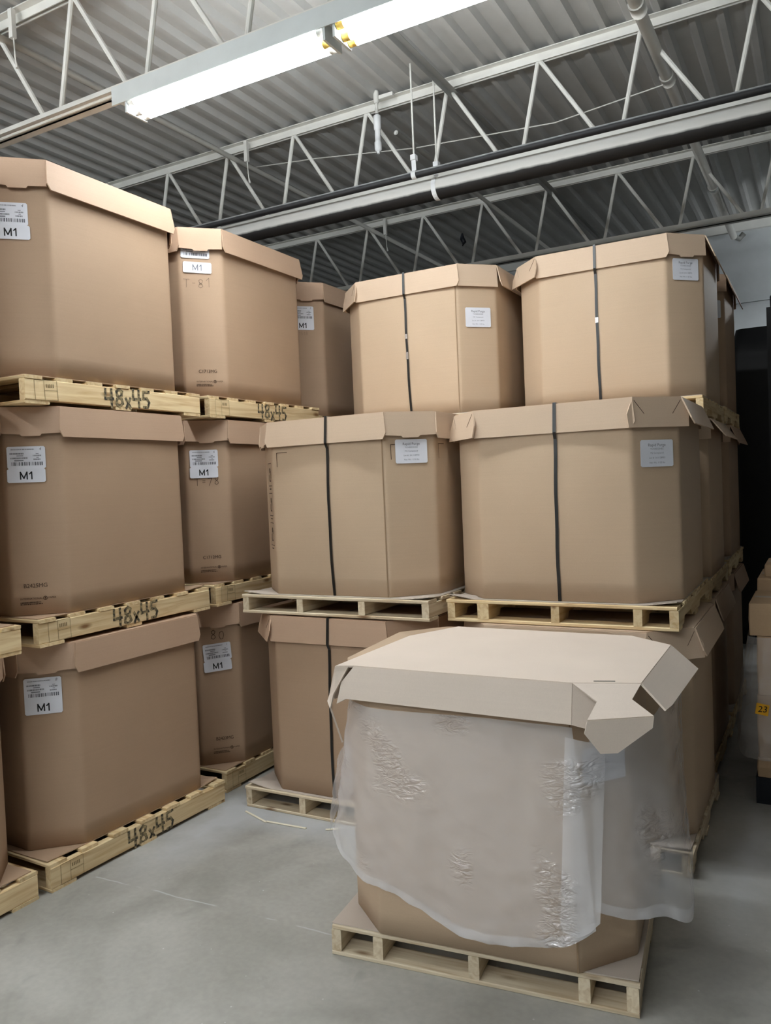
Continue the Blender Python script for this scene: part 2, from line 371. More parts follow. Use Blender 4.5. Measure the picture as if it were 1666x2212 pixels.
# ribbed steel roof deck, ribs running away from the camera (Y)
pitch = .163; mb = MB(); prof = []
x = RX0
while x < RX1:
    prof += [(x, 0), (x+.036, 0), (x+.056, .042), (x+.143, .042)]; x += pitch
vs = []; fs = []
for yy in (RY0, RY1):
    vs += [(a, yy, ZD+.002+b) for a, b in prof]
n = len(prof)
for i in range(n-1): fs.append((i, i+1, n+i+1, n+i))
mb.add(vs, fs)
mb.add([(RX0, RY0, ZD+.09), (RX1+.2, RY0, ZD+.09), (RX1+.2, RY1, ZD+.09), (RX0, RY1, ZD+.09)], [(0, 1, 2, 3)])
struct('ceiling', mb, 'deck')

# ------------------------------------------------------------------ bar joists
NODES = [-4.85+.653*i for i in range(-5, 22)]
ZB = 3.86
def joist(y, label, clip=True):
    t = thing('roof_joist', label, 'roof joist', (0, y, 0), 0, 'open web roof joists')
    for nm, z0, z1, up in (('top_chord', ZD-.055, ZD, True), ('bottom_chord', ZB-.025, ZB+.03, False)):
        m = MB()
        for s in (-1, 1):
            a, b = sorted((s*.012, s*.018)); c, d = sorted((s*.012, s*.062))
            m.box(RX0+.02, RX1-.02, a, b, z0, z1)
            zz = (z1-.006, z1) if up else (z0, z0+.006)
            m.box(RX0+.02, RX1-.02, c, d, *zz)
        m.build(nm, 'white_steel', t)
    w1 = MB().tube([(0, 0, ZD-.03), (-.135, 0, ZB+.01)], .0145, 8); w2 = MB().tube([(0, 0, ZD-.03), (.385, 0, ZB+.01)], .0145, 8)
    me = []
    for w in (w1, w2):
        q = bpy.data.meshes.new('web'); q.from_pydata(w.v, [], w.f); q.materials.append(MAT['white_steel']); me.append(q)
    for xx in NODES:
        if xx-.2 < RX0 or xx+.45 > RX1: continue
        for q in me: put('web_bar', q, None, t, (xx, 0, 0))
    if clip:
        m = MB().box(-3.965, -3.935, -.09, -.062, ZD-.18, ZD-.02); m.build('clip', 'white_steel', t)
        MB().tube([(-3.945, -.075, ZD-.18), (-3.94, -.075, ZD-.30), (-3.93, -.075, ZD-.35)], [.004, .004, .009], 6).build('tie_wire', 'white_steel', t)
    return t
joist(3.13, 'white roof joist nearest the viewer with the strip light under its bottom chord')
joist(5.21, 'white roof joist behind the two long pipes')
joist(7.49, 'white roof joist farthest back above the tall boxes')

# bridging and pipes along Y
def ybar(name, label, cat, x0, x1, y0, y1, z, kind):
    m = MB()
    d = Vector((x1-x0, y1-y0, 0)); L = d.length
    if kind == 'angle':
        m.box(-.022, .022, 0, L, .018, .022); m.box(-.022, -.018, 0, L, -.022, .022)
    else:
        m.tube([(0, 0, 0), (0, L, 0)], kind, 10)
    o = m.build(name, 'white_steel' if kind != 'angle' else 'shade_grey_steel', None, (x0, y0, z), (0, 0, math.atan2(-(x1-x0), (y1-y0))), smooth=kind != 'angle')
    tag(o, label, cat); return o
ybar('bridging_pipe', 'white bridging pipe running back past the left end of the strip light', 'bridging', -4.12, -4.09, 2.6, 9.9, 4.395, .02)
ybar('bridging_pipe', 'pale bridging pipe running back from the white hanging pipe drop', 'bridging', -2.70, -2.66, 5.30, 9.5, 4.30, .018)
o = ybar('bridging_angle', 'steel bridging angle with shade in its grey colour, running back from behind the strip light', 'bridging', -2.20, -2.16, 3.25, 9.4, 4.395, 'angle')  # darker colour stands in for the leg turned away from the light
t = thing('branch_pipe', 'wide cream painted pipe with couplings running to the back wall', 'pipe', (-.86, 3.0, 4.30), math.atan2(-.04, 6.7))
MB().tube([(0, 0, 0), (0, 6.72, 0)], .036, 14).build('pipe', 'white_steel', t, smooth=True)
for yy in (1.62, 2.55, 4.9): MB().tube([(0, yy, 0), (0, yy+.10, 0)], .045, 14).build('coupling', 'white_steel', t, smooth=True)
MB().tube([(0, 6.72, 0), (.05, 6.78, -.02), (.10, 6.78, .03)], .03, 10).build('elbow', 'shade_grey_steel', t, smooth=True)

# long pipes along X with hangers
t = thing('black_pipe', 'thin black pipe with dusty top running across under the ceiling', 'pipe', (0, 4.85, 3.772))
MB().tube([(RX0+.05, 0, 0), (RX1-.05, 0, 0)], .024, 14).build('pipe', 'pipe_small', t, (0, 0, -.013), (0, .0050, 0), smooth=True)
def hanger(t, x, yoff, zc, r, ztop, matl='pvc'):
    MB().tube([(x, yoff, zc+r+.09), (x, yoff, ztop)], .006, 6).build('hanger_rod', 'white_steel', t)
    ring = []
    m = MB(); N = 14
    pts = []
    for k in range(N+1):
        a = math.radians(100 + 250*k/N)
        pts.append((math.cos(a)*(r+.004), math.sin(a)*(r+.004)))
    pts = [(-.012, r+.10)] + pts
    for k in range(len(pts)-1):
        (a, b), (c, d) = pts[k], pts[k+1]
        m.add([(x-.016, yoff+a, zc+b), (x+.016, yoff+a, zc+b), (x+.016, yoff+c, zc+d), (x-.016, yoff+c, zc+d)], [(0, 1, 2, 3)])
    m.box(x-.018, x+.018, yoff-.02, yoff+.02, zc+r+.07, zc+r+.105)
    m.build('hanger_hook', matl, t)
hanger(t, -2.345, 0, 0.0, .024, ZD-3.772)
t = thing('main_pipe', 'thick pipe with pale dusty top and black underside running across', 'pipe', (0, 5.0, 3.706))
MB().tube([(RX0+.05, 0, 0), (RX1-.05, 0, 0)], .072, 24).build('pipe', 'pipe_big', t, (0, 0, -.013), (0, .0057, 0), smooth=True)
hanger(t, -2.25, 0, 0.0, .072, ZD-3.706)
# white plastic drop pipe
t = thing('pipe_drop', 'white plastic pipe drop with capped end hanging from the ceiling', 'pipe', (-2.745, 5.10, 0))
MB().tube([(0, 0, ZD), (0, 0, 4.37)], .012, 10).build('pipe', 'white_steel', t, smooth=True)
MB().tube([(0, 0, 4.53), (0, 0, 4.51), (0, 0, 4.46), (0, 0, 4.44)], [.016, .02, .02, .016], 10).build('coupling', 'white_steel', t, smooth=True)
MB().tube([(0, 0, 4.36), (0, 0, 4.355), (0, 0, 4.26), (0, 0, 4.255)], [.018, .026, .026, .018], 12).build('sleeve', 'pvc', t, smooth=True)
MB().tube([(0, 0, 4.26), (0, 0, 4.17)], .020, 12).build('lower_pipe', 'pvc', t, smooth=True)
MB().tube([(0, 0, 4.175), (0, 0, 4.17), (0, 0, 4.12), (0, 0, 4.105), (0, 0, 4.105), (0, 0, 4.09)], [.02, .026, .026, .018, .010, .010], 12).build('cap', 'pvc', t, smooth=True)
MB().box(-.01, .13, .0, .03, 4.47, 4.495).build('bracket', 'white_steel', t)
o = MB().tube([(-4.22, 5.6, 4.49), (-3.6, 5.6, 4.42), (-2.7, 5.6, 4.29), (-1.6, 5.6, 4.205), (-.82, 5.6, 4.27)], .0045, 6).build('thin_cable', 'white_steel')
tag(o, 'thin pale cable sagging between ceiling and cream pipe', 'cable')
o = MB().tube([(-3.5, 8.4, 4.5), (-3.5, 8.4, 4.44), (-3.48, 8.4, 4.40), (-3.50, 8.4, 4.36)], [.01, .028, .028, .008], 8).build('ceiling_hook', 'black_plastic', smooth=True)
tag(o, 'small black hook hanging from the far ceiling', 'hook')

# ------------------------------------------------------------------ fluorescent fixtures
def fixture(x0, y, ztop, label, nseg=2, rods=False):
    t = thing('strip_light', label, 'strip light', (x0, y, ztop), 0, 'fluorescent strip lights')
    seg = 1.265; L = seg*nseg+.10
    # channel housing with sloped sides and lips
    pr = [(-.062, -.092), (-.062, -.0), (.062, 0), (.062, -.075), (.057, -.075), (.050, -.06), (-.050, -.06), (-.057, -.092)]
    k = len(pr); m = MB()
    m.add([(0, a, b) for a, b in pr]+[(L, a, b) for a, b in pr], [tuple(range(k)), tuple(range(2*k-1, k-1, -1))]+[(i+k, (i+1) % k+k, (i+1) % k, i) for i in range(k)])
    m.build('housing', 'housing', t)
    for s in range(nseg):
        a = .10+s*seg; b = a+1.185
        for yy, zz in ((-.030, -.088), (.018, -.118), (.072, -.118)):  # raised near tube is added for a thin bright reflection on the housing
            tb = MB().tube([(a+.03, yy, zz), (b-.03, yy, zz)], .019, 12).build('tube', 'tube', t, smooth=True)
            for q, (e0, e1) in enumerate(((a-.005, a+.03), (b-.03, b+.005))):
                MB().tube([(e0, yy, zz), (e1, yy, zz)], .020, 12).build('end_cap', 'tube_end_y' if (yy == .018 and (s+q) % 2 == 1) or (s == 1 and q == 0) else 'tube_end', tb, smooth=True)
        for e in (a-.02, b+.008):
            sm = MB()
            sm.box(e, e+.012, -.05, .092, -.142, -.045); sm.build('socket', 'housing', t)
    if rods:
        for xx in (.4, L-.4): MB().tube([(xx, 0, 0), (xx, 0, ZD-ztop)], .006, 6).build('hanger_rod', 'white_steel', t)
    return t
fixture(-3.19, 3.10, ZB-.028, 'lit fluorescent strip light hanging across the top of the view')
# thin conduit feeding it along the joist
o = MB().tube([(-8.4, 3.07, ZB-.06), (-4.6, 3.07, ZB-.055), (-3.20, 3.07, ZB-.05)], .008, 6).build('feed_conduit', 'white_steel'); tag(o, 'thin pale conduit under the near joist leading to the strip light', 'conduit')
for xx, yy, lab in ((-4.7, .80, 'lit strip light overhead in front of the viewer, above the frame'), (-5.4, -1.6, 'lit strip light behind the viewer on the left'), (-2.5, -1.6, 'lit strip light just behind the viewer'),
                    (-5.4, -3.8, 'lit strip light in the row far behind on the left'), (-2.5, -3.8, 'lit strip light in the row far behind, middle')):
    fixture(xx, yy, 3.83, lab, rods=True)
fixture(.15, 8.7, 3.83, 'short unseen strip light added near the back wall beyond the right frame edge', nseg=1, rods=True)  # added out of view to brighten the back wall

# ------------------------------------------------------------------ pallets
_mesh = {}
def shared(key, mb_fn, mat):
    if key not in _mesh:
        m = mb_fn(); me = bpy.data.meshes.new(key[0]); me.from_pydata(m.v, [], m.f); me.materials.append(MAT[mat]); _mesh[key] = me
    return _mesh[key]

def pallet(label, group, cx, y0, z0, w, d, mat='pine', h=.123, stringers=None, boards=7, bots=(0, .5, 1), notch=False, rz=0, mark=None, bw=.089, lead=.13, stamp=False):
    """y0 = front edge; stringers run along Y, deck boards along X"""
    t = thing('wooden_pallet', label, 'pallet', (cx, y0, z0), rz, group)
    tb = .0155; hs = h-2*tb; sw = .038
    xs = stringers or [-w/2+sw/2, 0, w/2-sw/2]
    # deck boards
    widths = [bw]*boards
    gap = (d-sum(widths))/(boards-1); y = 0
    for i, b in enumerate(widths):
        me = shared(('deck_board', round(w, 3), b, mat), lambda: MB().cbox(-w/2, w/2, -b/2, b/2, -tb/2, tb/2, .003), mat)
        put('deck_board', me, None, t, (random.uniform(-.006, .006), y+b/2, h-tb/2), (0, 0, random.uniform(-.004, .004))); y += b+gap
    for f in bots:
        b = lead if f in (0, 1) else .10
        me = shared(('bottom_board', round(w, 3), b, mat), lambda: MB().cbox(-w/2, w/2, -b/2, b/2, -tb/2, tb/2, .003), mat)
        put('bottom_board', me, None, t, (random.uniform(-.005, .005), b/2+f*(d-b), tb/2))
    for i, xx in enumerate(xs):
        s = sw*(1.5 if (notch and i == 1) else 1)
        def mk():
            if not notch: return MB().cbox(-d/2+.002, d/2-.002, -s/2, s/2, -hs/2, hs/2, .003)
            P = [(-d/2, -hs/2), (-d*.36, -hs/2), (-d*.34, -hs*.1), (-d*.15, -hs*.1), (-d*.13, -hs/2), (d*.13, -hs/2), (d*.15, -hs*.1), (d*.34, -hs*.1), (d*.36, -hs/2), (d/2, -hs/2), (d/2, hs/2), (-d/2, hs/2)]
            k = len(P)
            return MB().add([(a, -s/2, b) for a, b in P]+[(a, s/2, b) for a, b in P], [tuple(range(k)), tuple(range(2*k-1, k-1, -1))]+[(q+k, (q+1) % k+k, (q+1) % k, q) for q in range(k)])
        me = shared(('stringer', round(d, 3), s, notch, mat, h), mk, mat)
        st = put('stringer', me, None, t, (xx, d/2, h/2), (0, 0, math.pi/2))
        if mark and i == len(xs)-1:
            m4 = frame_matrix((mark[1], -sw/2-.0012, mark[2]), (1, 0, 0), (0, -1, 0))
            put_on('stencil_marking', stroke_mesh('48x45', .084, .0145, 'spray', .16, .06, int(z0*10)), st, m4, None, random.uniform(-.03, .05))
        if stamp and i == len(xs)-1:
            m = MB(); a = .06; bb = .045
            for (p, q, r_, s_) in ((-a, a, bb-.002, bb), (-a, a, -bb, -bb+.002), (-a, -a+.002, -bb, bb), (a-.002, a, -bb, bb), (-a+.05, -a+.052, -bb, bb), (-a+.05, a, -.002, 0)):
                m.add([(p, r_, 0), (q, r_, 0), (q, s_, 0), (p, s_, 0)], [(0, 1, 2, 3)])
            for k in range(5):
                xx0 = -a+.06+.009*k; m.add([(xx0, .012, 0), (xx0+.005, .012, 0), (xx0+.005, .028, 0), (xx0, .028, 0)], [(0, 1, 2, 3)])
            me2 = bpy.data.meshes.new('stamp'); me2.from_pydata(m.v, [], m.f); me2.materials.append(MAT['stamp'])
            put_on('heat_stamp', me2, st, frame_matrix((-d/2+.11, -sw/2-.0012, 0), (1, 0, 0), (0, -1, 0)), None, random.uniform(-.04, .04))
    return t

# ------------------------------------------------------------------ bulk boxes
class Oct:
    def __init__(s, w, d, c):
        a, b = w/2, d/2
        s.p = [Vector((-a+c, -b)), Vector((a-c, -b)), Vector((a, -b+c)), Vector((a, b-c)), Vector((a-c, b)), Vector((-a+c, b)), Vector((-a, b-c)), Vector((-a, -b+c))]
    def edge(s, i):
        p, q = s.p[i], s.p[(i+1) % 8]; e = (q-p); L = e.length; e = e/L
        return p, e, Vector((e.y, -e.x)), L

class Body:
    """octagonal carton body with a slight bulge"""
    def __init__(s, w, d, c, h, b, bc=.004):
        s.o = Oct(w, d, c); s.h = h; s.b = b; s.bc = bc
    def prof(s, t): return max(0., math.sin(math.pi*min(1, max(0, t))))**.6
    def pt(s, i, u, z, off=0.):
        p, e, n, L = s.o.edge(i); b = (s.b if i in (0, 2) else .003) if i % 2 == 0 else s.bc
        q = p+e*u+n*(b*math.sin(math.pi*u/L)*s.prof(z/s.h)+off)
        return Vector((q.x, q.y, z)), Vector((e.x, e.y, 0)), Vector((n.x, n.y, 0)), L
    def mesh(s):
        r = .011; rings = 10; m = MB(); cols = []
        for i in range(8):
            p, e, n, L = s.o.edge(i); N = 8 if i % 2 == 0 else 3
            us = [r, r+.010]+[r+.010+(L-2*r-.02)*k/N for k in range(1, N)]+[L-r-.010, L-r]
            for k in us: cols.append((i, k))
            cols.append((i, None))
        n = len(cols); vs = []
        for j in range(rings+1):
            z = s.h*j/rings
            for (i, u) in cols:
                if u is None:
                    p, e, nn, L = s.o.edge(i); a = s.pt(i, L-r, z)[0]; b = s.pt((i+1) % 8, r, z)[0]
                    c = s.o.p[(i+1) % 8]; q = (a+b)/2*.5+Vector((c.x, c.y, z))*.5; vs.append(q)
                else: vs.append(s.pt(i, u, z)[0])
        fs = [(j*n+k, j*n+(k+1) % n, (j+1)*n+(k+1) % n, (j+1)*n+k) for j in range(rings) for k in range(n)]
        fs += [tuple(range(n-1, -1, -1)), tuple(range(rings*n, rings*n+n))]
        m.add(vs, fs); return m

def card(w, h, name='label'):
    key = ('card', round(w, 4), round(h, 4))
    c = .006
    def mk():
        P = [(-w/2+c, -h/2), (w/2-c, -h/2), (w/2, -h/2+c), (w/2, h/2-c), (w/2-c, h/2), (-w/2+c, h/2), (-w/2, h/2-c), (-w/2, -h/2+c)]
        return MB().add([(a, b, 0) for a, b in P]+[(a, b, .0012) for a, b in P], [tuple(range(7, -1, -1)), tuple(range(8, 16))]+[(i, (i+1) % 8, (i+1) % 8+8, i+8) for i in range(8)])
    return shared(key, mk, 'paper')

def bars(rects, matname, key):
    def mk():
        m = MB()
        for (x0, x1, y0, y1) in rects: m.add([(x0, y0, 0), (x1, y0, 0), (x1, y1, 0), (x0, y1, 0)], [(0, 1, 2, 3)])
        return m
    return shared((key, matname), mk, matname)

_rs = random.Random(3)
BARCODE = []
_x = -.062
while _x < .064:
    wdt = _rs.choice((.0016, .0024, .0040, .0055)); BARCODE.append((_x, _x+wdt, -.036, -.020)); _x += wdt+_rs.choice((.0016, .0025, .004))
def tinybars(x0, x1, y0, y1, seed):
    rs = random.Random(seed); out = []; x = x0
    while x < x1:
        a = rs.choice((.0015, .0022, .0035)); out.append((x, min(x1, x+a), y0, y1)); x += a+rs.choice((.0012, .0018))
    return out
SHIP_MID = tinybars(-.068, -.010, .014, .021, 1)+tinybars(-.066, .006, -.006, .001, 2)+tinybars(.028, .064, .005, .011, 4)+tinybars(.030, .060, -.012, -.006, 5)
SHIP_LIGHT = tinybars(-.064, .034, .034, .039, 8)+[(-.040, -.012, .006, .010), (.040, .052, .015, .018), (-.05, -.012, -.016, -.010), (.042, .052, -.002, .001)]

def ship_label(body, box, face, du, ztop, hand=None, gap=0.0, roll=0.0, joined=False, faded=False, m1du=0.0, ship=True, dz=0.0):
    L = body.o.edge(face)[3]
    z = ztop-.05
    lab = None
    if ship:
        hh = .166 if joined else .100
        p, e, n, _ = body.pt(face, L/2+du, ztop-hh/2, .003)
        m4 = frame_matrix(p, e, n) @ Matrix.Rotation(roll, 4, 'Z')
        lab = put_on('shipping_label', card(.160, hh), box, m4)
        o = (hh-.100)/2
        up = Matrix.Translation((0, o, .0018))
        BB = put_on('barcode', bars(BARCODE, 'ink_mid', 'barcode'), lab, up)
        b2 = put_on('printed_lines', bars(SHIP_MID, 'ink_mid', 'ship_mid'), lab, up)
        b3 = put_on('small_print', bars(SHIP_LIGHT, 'ink_grey', 'ship_light'), lab, up)
        for q in (BB, b2, b3): q['kind'] = 'stuff'
        if hand: put_on('handwritten_number', text_mesh(hand, .018, 0, .25, 1, 'ink_mid'), lab, Matrix.Translation((.058, o+.037, .0018)))
    if joined:
        put_on('letters', stroke_mesh('M1', .0315, .0056, 'ink', .28), lab, Matrix.Translation((0, -.052, .0018)))
    else:
        p, e, n, _ = body.pt(face, L/2+du+m1du, ztop-.100-gap-.031, .0045)
        m4 = frame_matrix(p, e, n) @ Matrix.Rotation(roll*(1 if not gap else 1.0), 4, 'Z')
        l2 = put_on('paper_label', card(.160, .062), box, m4)
        put_on('letters', stroke_mesh('M1', .0315, .0054 if not faded else .0045, 'ink' if not faded else 'ink_mid', .28), l2, Matrix.Translation((0, 0, .0018)))

def purge_label(body, box, face, du, zc, roll=0.0):
    L = body.o.edge(face)[3]
    p, e, n, _ = body.pt(face, L/2+du, zc, .004)
    lab = put_on('product_label', card(.165, .118), box, frame_matrix(p, e, n), None, roll)
    for tx, sz, y, mm, wt in (('Rapid Purge', .0175, .036, 'ink_mid', 0), ('TCN0022048Z', .0105, .019, 'ink_grey', -.0001), ('M2 Compound', .0105, .001, 'ink_grey', .0001), ('Lot #: 2A1128P03', .0105, -.020, 'ink_grey', -.0001), ('Net Wt: 1130 lbs', .0105, -.041, 'ink_grey', -.0001)):
        put_on('printed_text', text_mesh(tx, sz, 0, 0, 1.05, mm), lab, Matrix.Translation((0, y, .0018)))

def maker_print(body, box, face, du, z, code):
    L = body.o.edge(face)[3]
    p, e, n, _ = body.pt(face, L/2+du, z+.058, .002); put_on('stencil_code', text_mesh(code, .026, 0, 0, .95, 'ink_brown'), box, frame_matrix(p, e, n))
    p, e, n, _ = body.pt(face, L/2+du+.015, z, .002)
    w = put_on('maker_mark', text_mesh('INTERNATIONAL', .0120, 0, 0, 1.0, 'ink_brown'), box, frame_matrix(p, e, n) @ Matrix.Translation((-.035, 0, 0)))
    put_on('maker_word', text_mesh('PAPER', .0120, 0, 0, 1.0, 'ink_brown'), w, Matrix.Translation((.087, 0, 0)))
    def ring():
        m = MB(); N = 16
        for k in range(N):
            a, b = 2*math.pi*k/N, 2*math.pi*(k+1)/N
            m.add([(math.cos(a)*.0065, math.sin(a)*.0065, 0), (math.cos(a)*.0092, math.sin(a)*.0092, 0), (math.cos(b)*.0092, math.sin(b)*.0092, 0), (math.cos(b)*.0065, math.sin(b)*.0065, 0)], [(0, 1, 2, 3)])
        m.add([(-.0012, -.007, 0), (.0012, -.007, 0), (.0012, .007, 0), (-.0012, .007, 0)], [(0, 1, 2, 3)])
        m.add([(-.005, -.002, 0), (0, .005, 0), (.005, -.002, 0)], [(0, 1, 2)])
        return m
    put_on('maker_emblem', shared(('ring', 'e'), ring, 'ink_brown'), w, Matrix.Translation((.058, 0, 0)))
    q = put_on('fine_print', bars(tinybars(-.047, .040, -.019, -.014, 3)+tinybars(-.047, .047, -.027, -.022, 6), 'ink_brown', 'fine'), w, Matrix.Identity(4)); q['kind'] = 'stuff'

FLAPS = {
 'long': lambda L, h: [(0, 0), (L, 0), (L+.012, h*.78), (L-.004, h), (.004, h), (-.012, h*.78)],
 'flare': lambda L, h: [(0, 0), (L, 0), (L+.035, h*.55), (L+.03, h), (-.03, h), (-.035, h*.55)],
 'tab': lambda L, h: [(0, 0), (L, 0), (L, h*.86), (L*.68, h*.88), (L*.65, h*.95), (L*.34, h*.96), (L*.31, h*.89), (0, h*.86)],
 'plain': lambda L, h: [(0, 0), (L, 0), (L+.004, h), (-.004, h)],
}
def bulk_box(label, group, cx, cy, z0, ztop, w, d, c, rz=0, bulge=.012, mat='tan', lidmat='tan_lid', lidh=.135, ang=None, style=None, ov=.012, lid=True, name='bulk_box'):
    box = thing(name, label, 'cardboard box', (cx, cy, z0), rz, group)
    H = ztop-z0
    body = Body(w, d, c, H-.008, bulge)
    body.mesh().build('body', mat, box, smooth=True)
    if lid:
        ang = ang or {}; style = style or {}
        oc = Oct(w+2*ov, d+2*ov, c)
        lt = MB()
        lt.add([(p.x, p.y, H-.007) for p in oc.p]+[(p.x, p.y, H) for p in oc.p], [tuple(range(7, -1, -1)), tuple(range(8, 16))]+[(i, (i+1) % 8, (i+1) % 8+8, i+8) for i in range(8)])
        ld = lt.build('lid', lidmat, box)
        for i in range(8):
            p, e, n, L = oc.edge(i); a = math.radians(ang.get(i, 0.0 if i in (3, 4, 5) else 3.5 if i % 2 == 0 else 1.5))
            st = style.get(i, 'long' if i % 2 == 0 else 'tab')
            dn = Vector((n.x*math.sin(a), n.y*math.sin(a), -math.cos(a)))
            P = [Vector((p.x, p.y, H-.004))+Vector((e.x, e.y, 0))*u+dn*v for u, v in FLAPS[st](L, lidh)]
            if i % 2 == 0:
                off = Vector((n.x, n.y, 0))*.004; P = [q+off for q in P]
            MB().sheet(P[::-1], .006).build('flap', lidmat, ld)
            if st == 'flare':
                for (ua, va, ub, vb) in ((.004, .012, .05, lidh*.55), (L-.004, .012, L-.05, lidh*.55)):
                    A_, B_ = [Vector((p.x, p.y, H-.004))+Vector((e.x, e.y, 0))*u+dn*v+Vector((n.x, n.y, 0))*.0045 for u, v in ((ua, va), (ub, vb))]
                    d_ = Vector((0, 0, .0022)); MB().add([A_-d_, B_-d_, B_+d_, A_+d_], [(0, 1, 2, 3)]).build('slit', 'ink_brown', ld)
    box['h'] = H
    return box, body

def seam(body, box, face, u, z0=.0, z1=None):
    z1 = z1 or body.h-.12; m = MB(); N = 8
    for k in range(N):
        a, e, n, _ = body.pt(face, u, z0+(z1-z0)*k/N, .0022); b = body.pt(face, u, z0+(z1-z0)*(k+1)/N, .0022)[0]
        q = Vector(e)*.003; m.add([a-q, a+q, b+q, b-q], [(0, 1, 2, 3)])
    m.build('glued_seam', 'edge', box)

def strap(body, box, face, u0, u1, ztop, lidh, lida, ov, glints=(), ext=.05):
    """flat strap over the lid and down the front face"""
    m = MB(); w = .0075; pts = []
    p, e, n, L = body.o.edge(face); e = Vector((e.x, e.y, 0)); n = Vector((n.x, n.y, 0)); p = Vector((p.x, p.y, 0))
    H = body.h+.008
    pts.append((p+e*u0-n*.35+Vector((0, 0, H+.004)), Vector((0, 0, 1))))
    pts.append((p+e*u0+n*(ov+.010)+Vector((0, 0, H+.004)), n))
    s = math.sin(math.radians(lida))
    pts.append((p+e*(u0+(u1-u0)*.1)+n*(ov+.013+s*lidh)+Vector((0, 0, H-lidh)), n))
    N = 9; zs = H-lidh-.03
    for k in range(N+1):
        z = zs*(1-k/N); u = u0+(u1-u0)*(.12+.88*k/N)+.0012*math.sin(k*1.7)
        pts.append((body.pt(face, u, z, .006)[0], n))
    q = pts[-1][0].copy(); q.z -= ext; pts.append((q, n))
    for k in range(len(pts)-1):
        a, b = pts[k][0], pts[k+1][0]; d = e*w
        m.add([a-d, a+d, b+d, b-d], [(0, 1, 2, 3)])
    o = m.build('strap', 'strap', box)
    for (z, hh) in glints:  # bright steel plates stand in for glints on the strap
        a, ee, nn, _ = body.pt(face, u0+(u1-u0)*(1-z/H), z, .009)
        q = Vector(ee)*.008; up = Vector((0, 0, hh/2))
        MB().sheet([a-q-up, a+q-up, a+q+up, a-q+up], .002).build('glint_plate', 'steel', o)

def pad(label, cx, cy, z, w, d, rz=0, lift=None, mat='pad', group='cardboard pads under the boxes'):
    """thin cardboard sheet between pallet and box, with lifted corners"""
    N = 8; lift = lift or {}
    t0 = []; m = MB()
    for j in range(N+1):
        for i in range(N+1):
            x, y = -w/2+w*i/N, -d/2+d*j/N; z_ = 0
            for (sx, sy), hh in lift.items():
                q = max(0, 1-math.hypot((x-sx*w/2), (y-sy*d/2))/.12); z_ += hh*q
            t0.append((x, y, z_))
    n = N+1; vs = [(a, b, c+.004) for a, b, c in t0]+t0; o = n*n; fs = []
    for j in range(N):
        for i in range(N):
            a = j*n+i; fs += [(a, a+1, a+n+1, a+n), (o+a, o+a+n, o+a+n+1, o+a+1)]
    for i in range(N):
        fs += [(o+i, o+i+1, i+1, i), (N*n+i, N*n+i+1, o+N*n+i+1, o+N*n+i), (i*n, (i+1)*n, o+(i+1)*n, o+i*n), (o+i*n+N, o+(i+1)*n+N, (i+1)*n+N, i*n+N)]
    m.add(vs, fs)
    ob = m.build('cardboard_pad', mat, None, (cx, cy, z), (0, 0, rz)); tag(ob, label, 'cardboard pad', group); return ob

GL = 'M1 bulk boxes in the left hand row'; GLP = 'pallets in the left hand row'
GR = 'strapped bulk boxes in the middle and right stacks'; GRP = 'pallets in the middle and right stacks'
# ---------------- left row: stacks nearest (cut by frame), first, second, third
XF = -3.02; WL = 1.18; DL = 1.10
def left_stack(tag_txt, y0, xoff, rz, tops, levels, spec):
    out = []
    for k in range(3):
        dx, dy, r, wording = spec[k]
        zb = levels[k]; zt = tops[k]
        cx = XF+xoff+dx-WL/2
        pallet(wording['pallet'], GLP, cx, y0+dy, zb, WL, DL+.01, 'pine', .123, rz=r, mark=wording.get('mark'), stamp=wording.get('stamp', True))
        pad(wording['pad'], cx, y0+dy+DL/2, zb+.1235, WL-.03, DL-.02, r, wording.get('lift'), 'brown')
        b, bd = bulk_box(wording['box'], GL, cx-.004, y0+dy+DL/2+.01+wording.get('by', 0), zb+.129, zt, WL-.02, DL-.01, .172, r, .010, 'brown', 'brown_lid', .135, ang=wording.get('ang'), ov=.014)
        out.append((b, bd))
    return out
lv = (0, 1.070, 2.142); tp = (1.066, 2.138, 3.236)
mk = (.02, 0, 0)
left_stack('cut', 1.10, .015, 0, tp, lv, [
 (0, 0, 0.0, dict(pallet='pale pine pallet on the floor at the far left edge of the frame', pad='brown pad under the box cut by the left frame edge, bottom level', box='brown bulk box on the floor cut off by the left frame edge')),
 (.01, -.02, 0, dict(pallet='whitish pine pallet cut by the left frame edge at middle height', pad='brown pad under the box cut by the left frame edge, middle level', box='brown bulk box at middle height cut off by the left frame edge')),
 (-.02, -.06, 0, dict(pallet='pine pallet end barely showing at the left frame edge, upper level', pad='brown pad under the box cut by the left frame edge, top level', box='brown bulk box at top level cut off by the left frame edge'))])
A = left_stack('A', 2.283, 0, 0, tp, lv, [
 (.03, 0, -.035, dict(pallet='yellow pine pallet stencilled 48x45 on the floor below the leftmost full stack', pad='brown pad curling out over the lowest 48x45 pallet', box='brown bulk box, bottom of the leftmost full stack, label and M1 on one sheet', mark=('48x45', .02, -.006), by=.03, lift={(1, -1): .004, (1, 1): .012})),
 (.0, .01, 0, dict(pallet='yellow pine pallet stencilled 48x45 at middle height of the leftmost full stack', pad='brown pad under the middle box of the leftmost full stack', box='brown bulk box, middle of the leftmost full stack, shipping label handwritten 4', mark=('48x45', .01, .0), lift={(1, 1): .012})),
 (.0, .01, 0, dict(pallet='yellow pine pallet stencilled 48x45 high up under the top left box', pad='brown pad under the top box of the leftmost full stack', box='brown bulk box on top of the leftmost full stack, brightest lit side', mark=('48x45', .03, -.002), ang={2: 7}))])
(b, bd) = A[0]; ship_label(bd, b, 1, -.025, .785, '8', joined=True); 
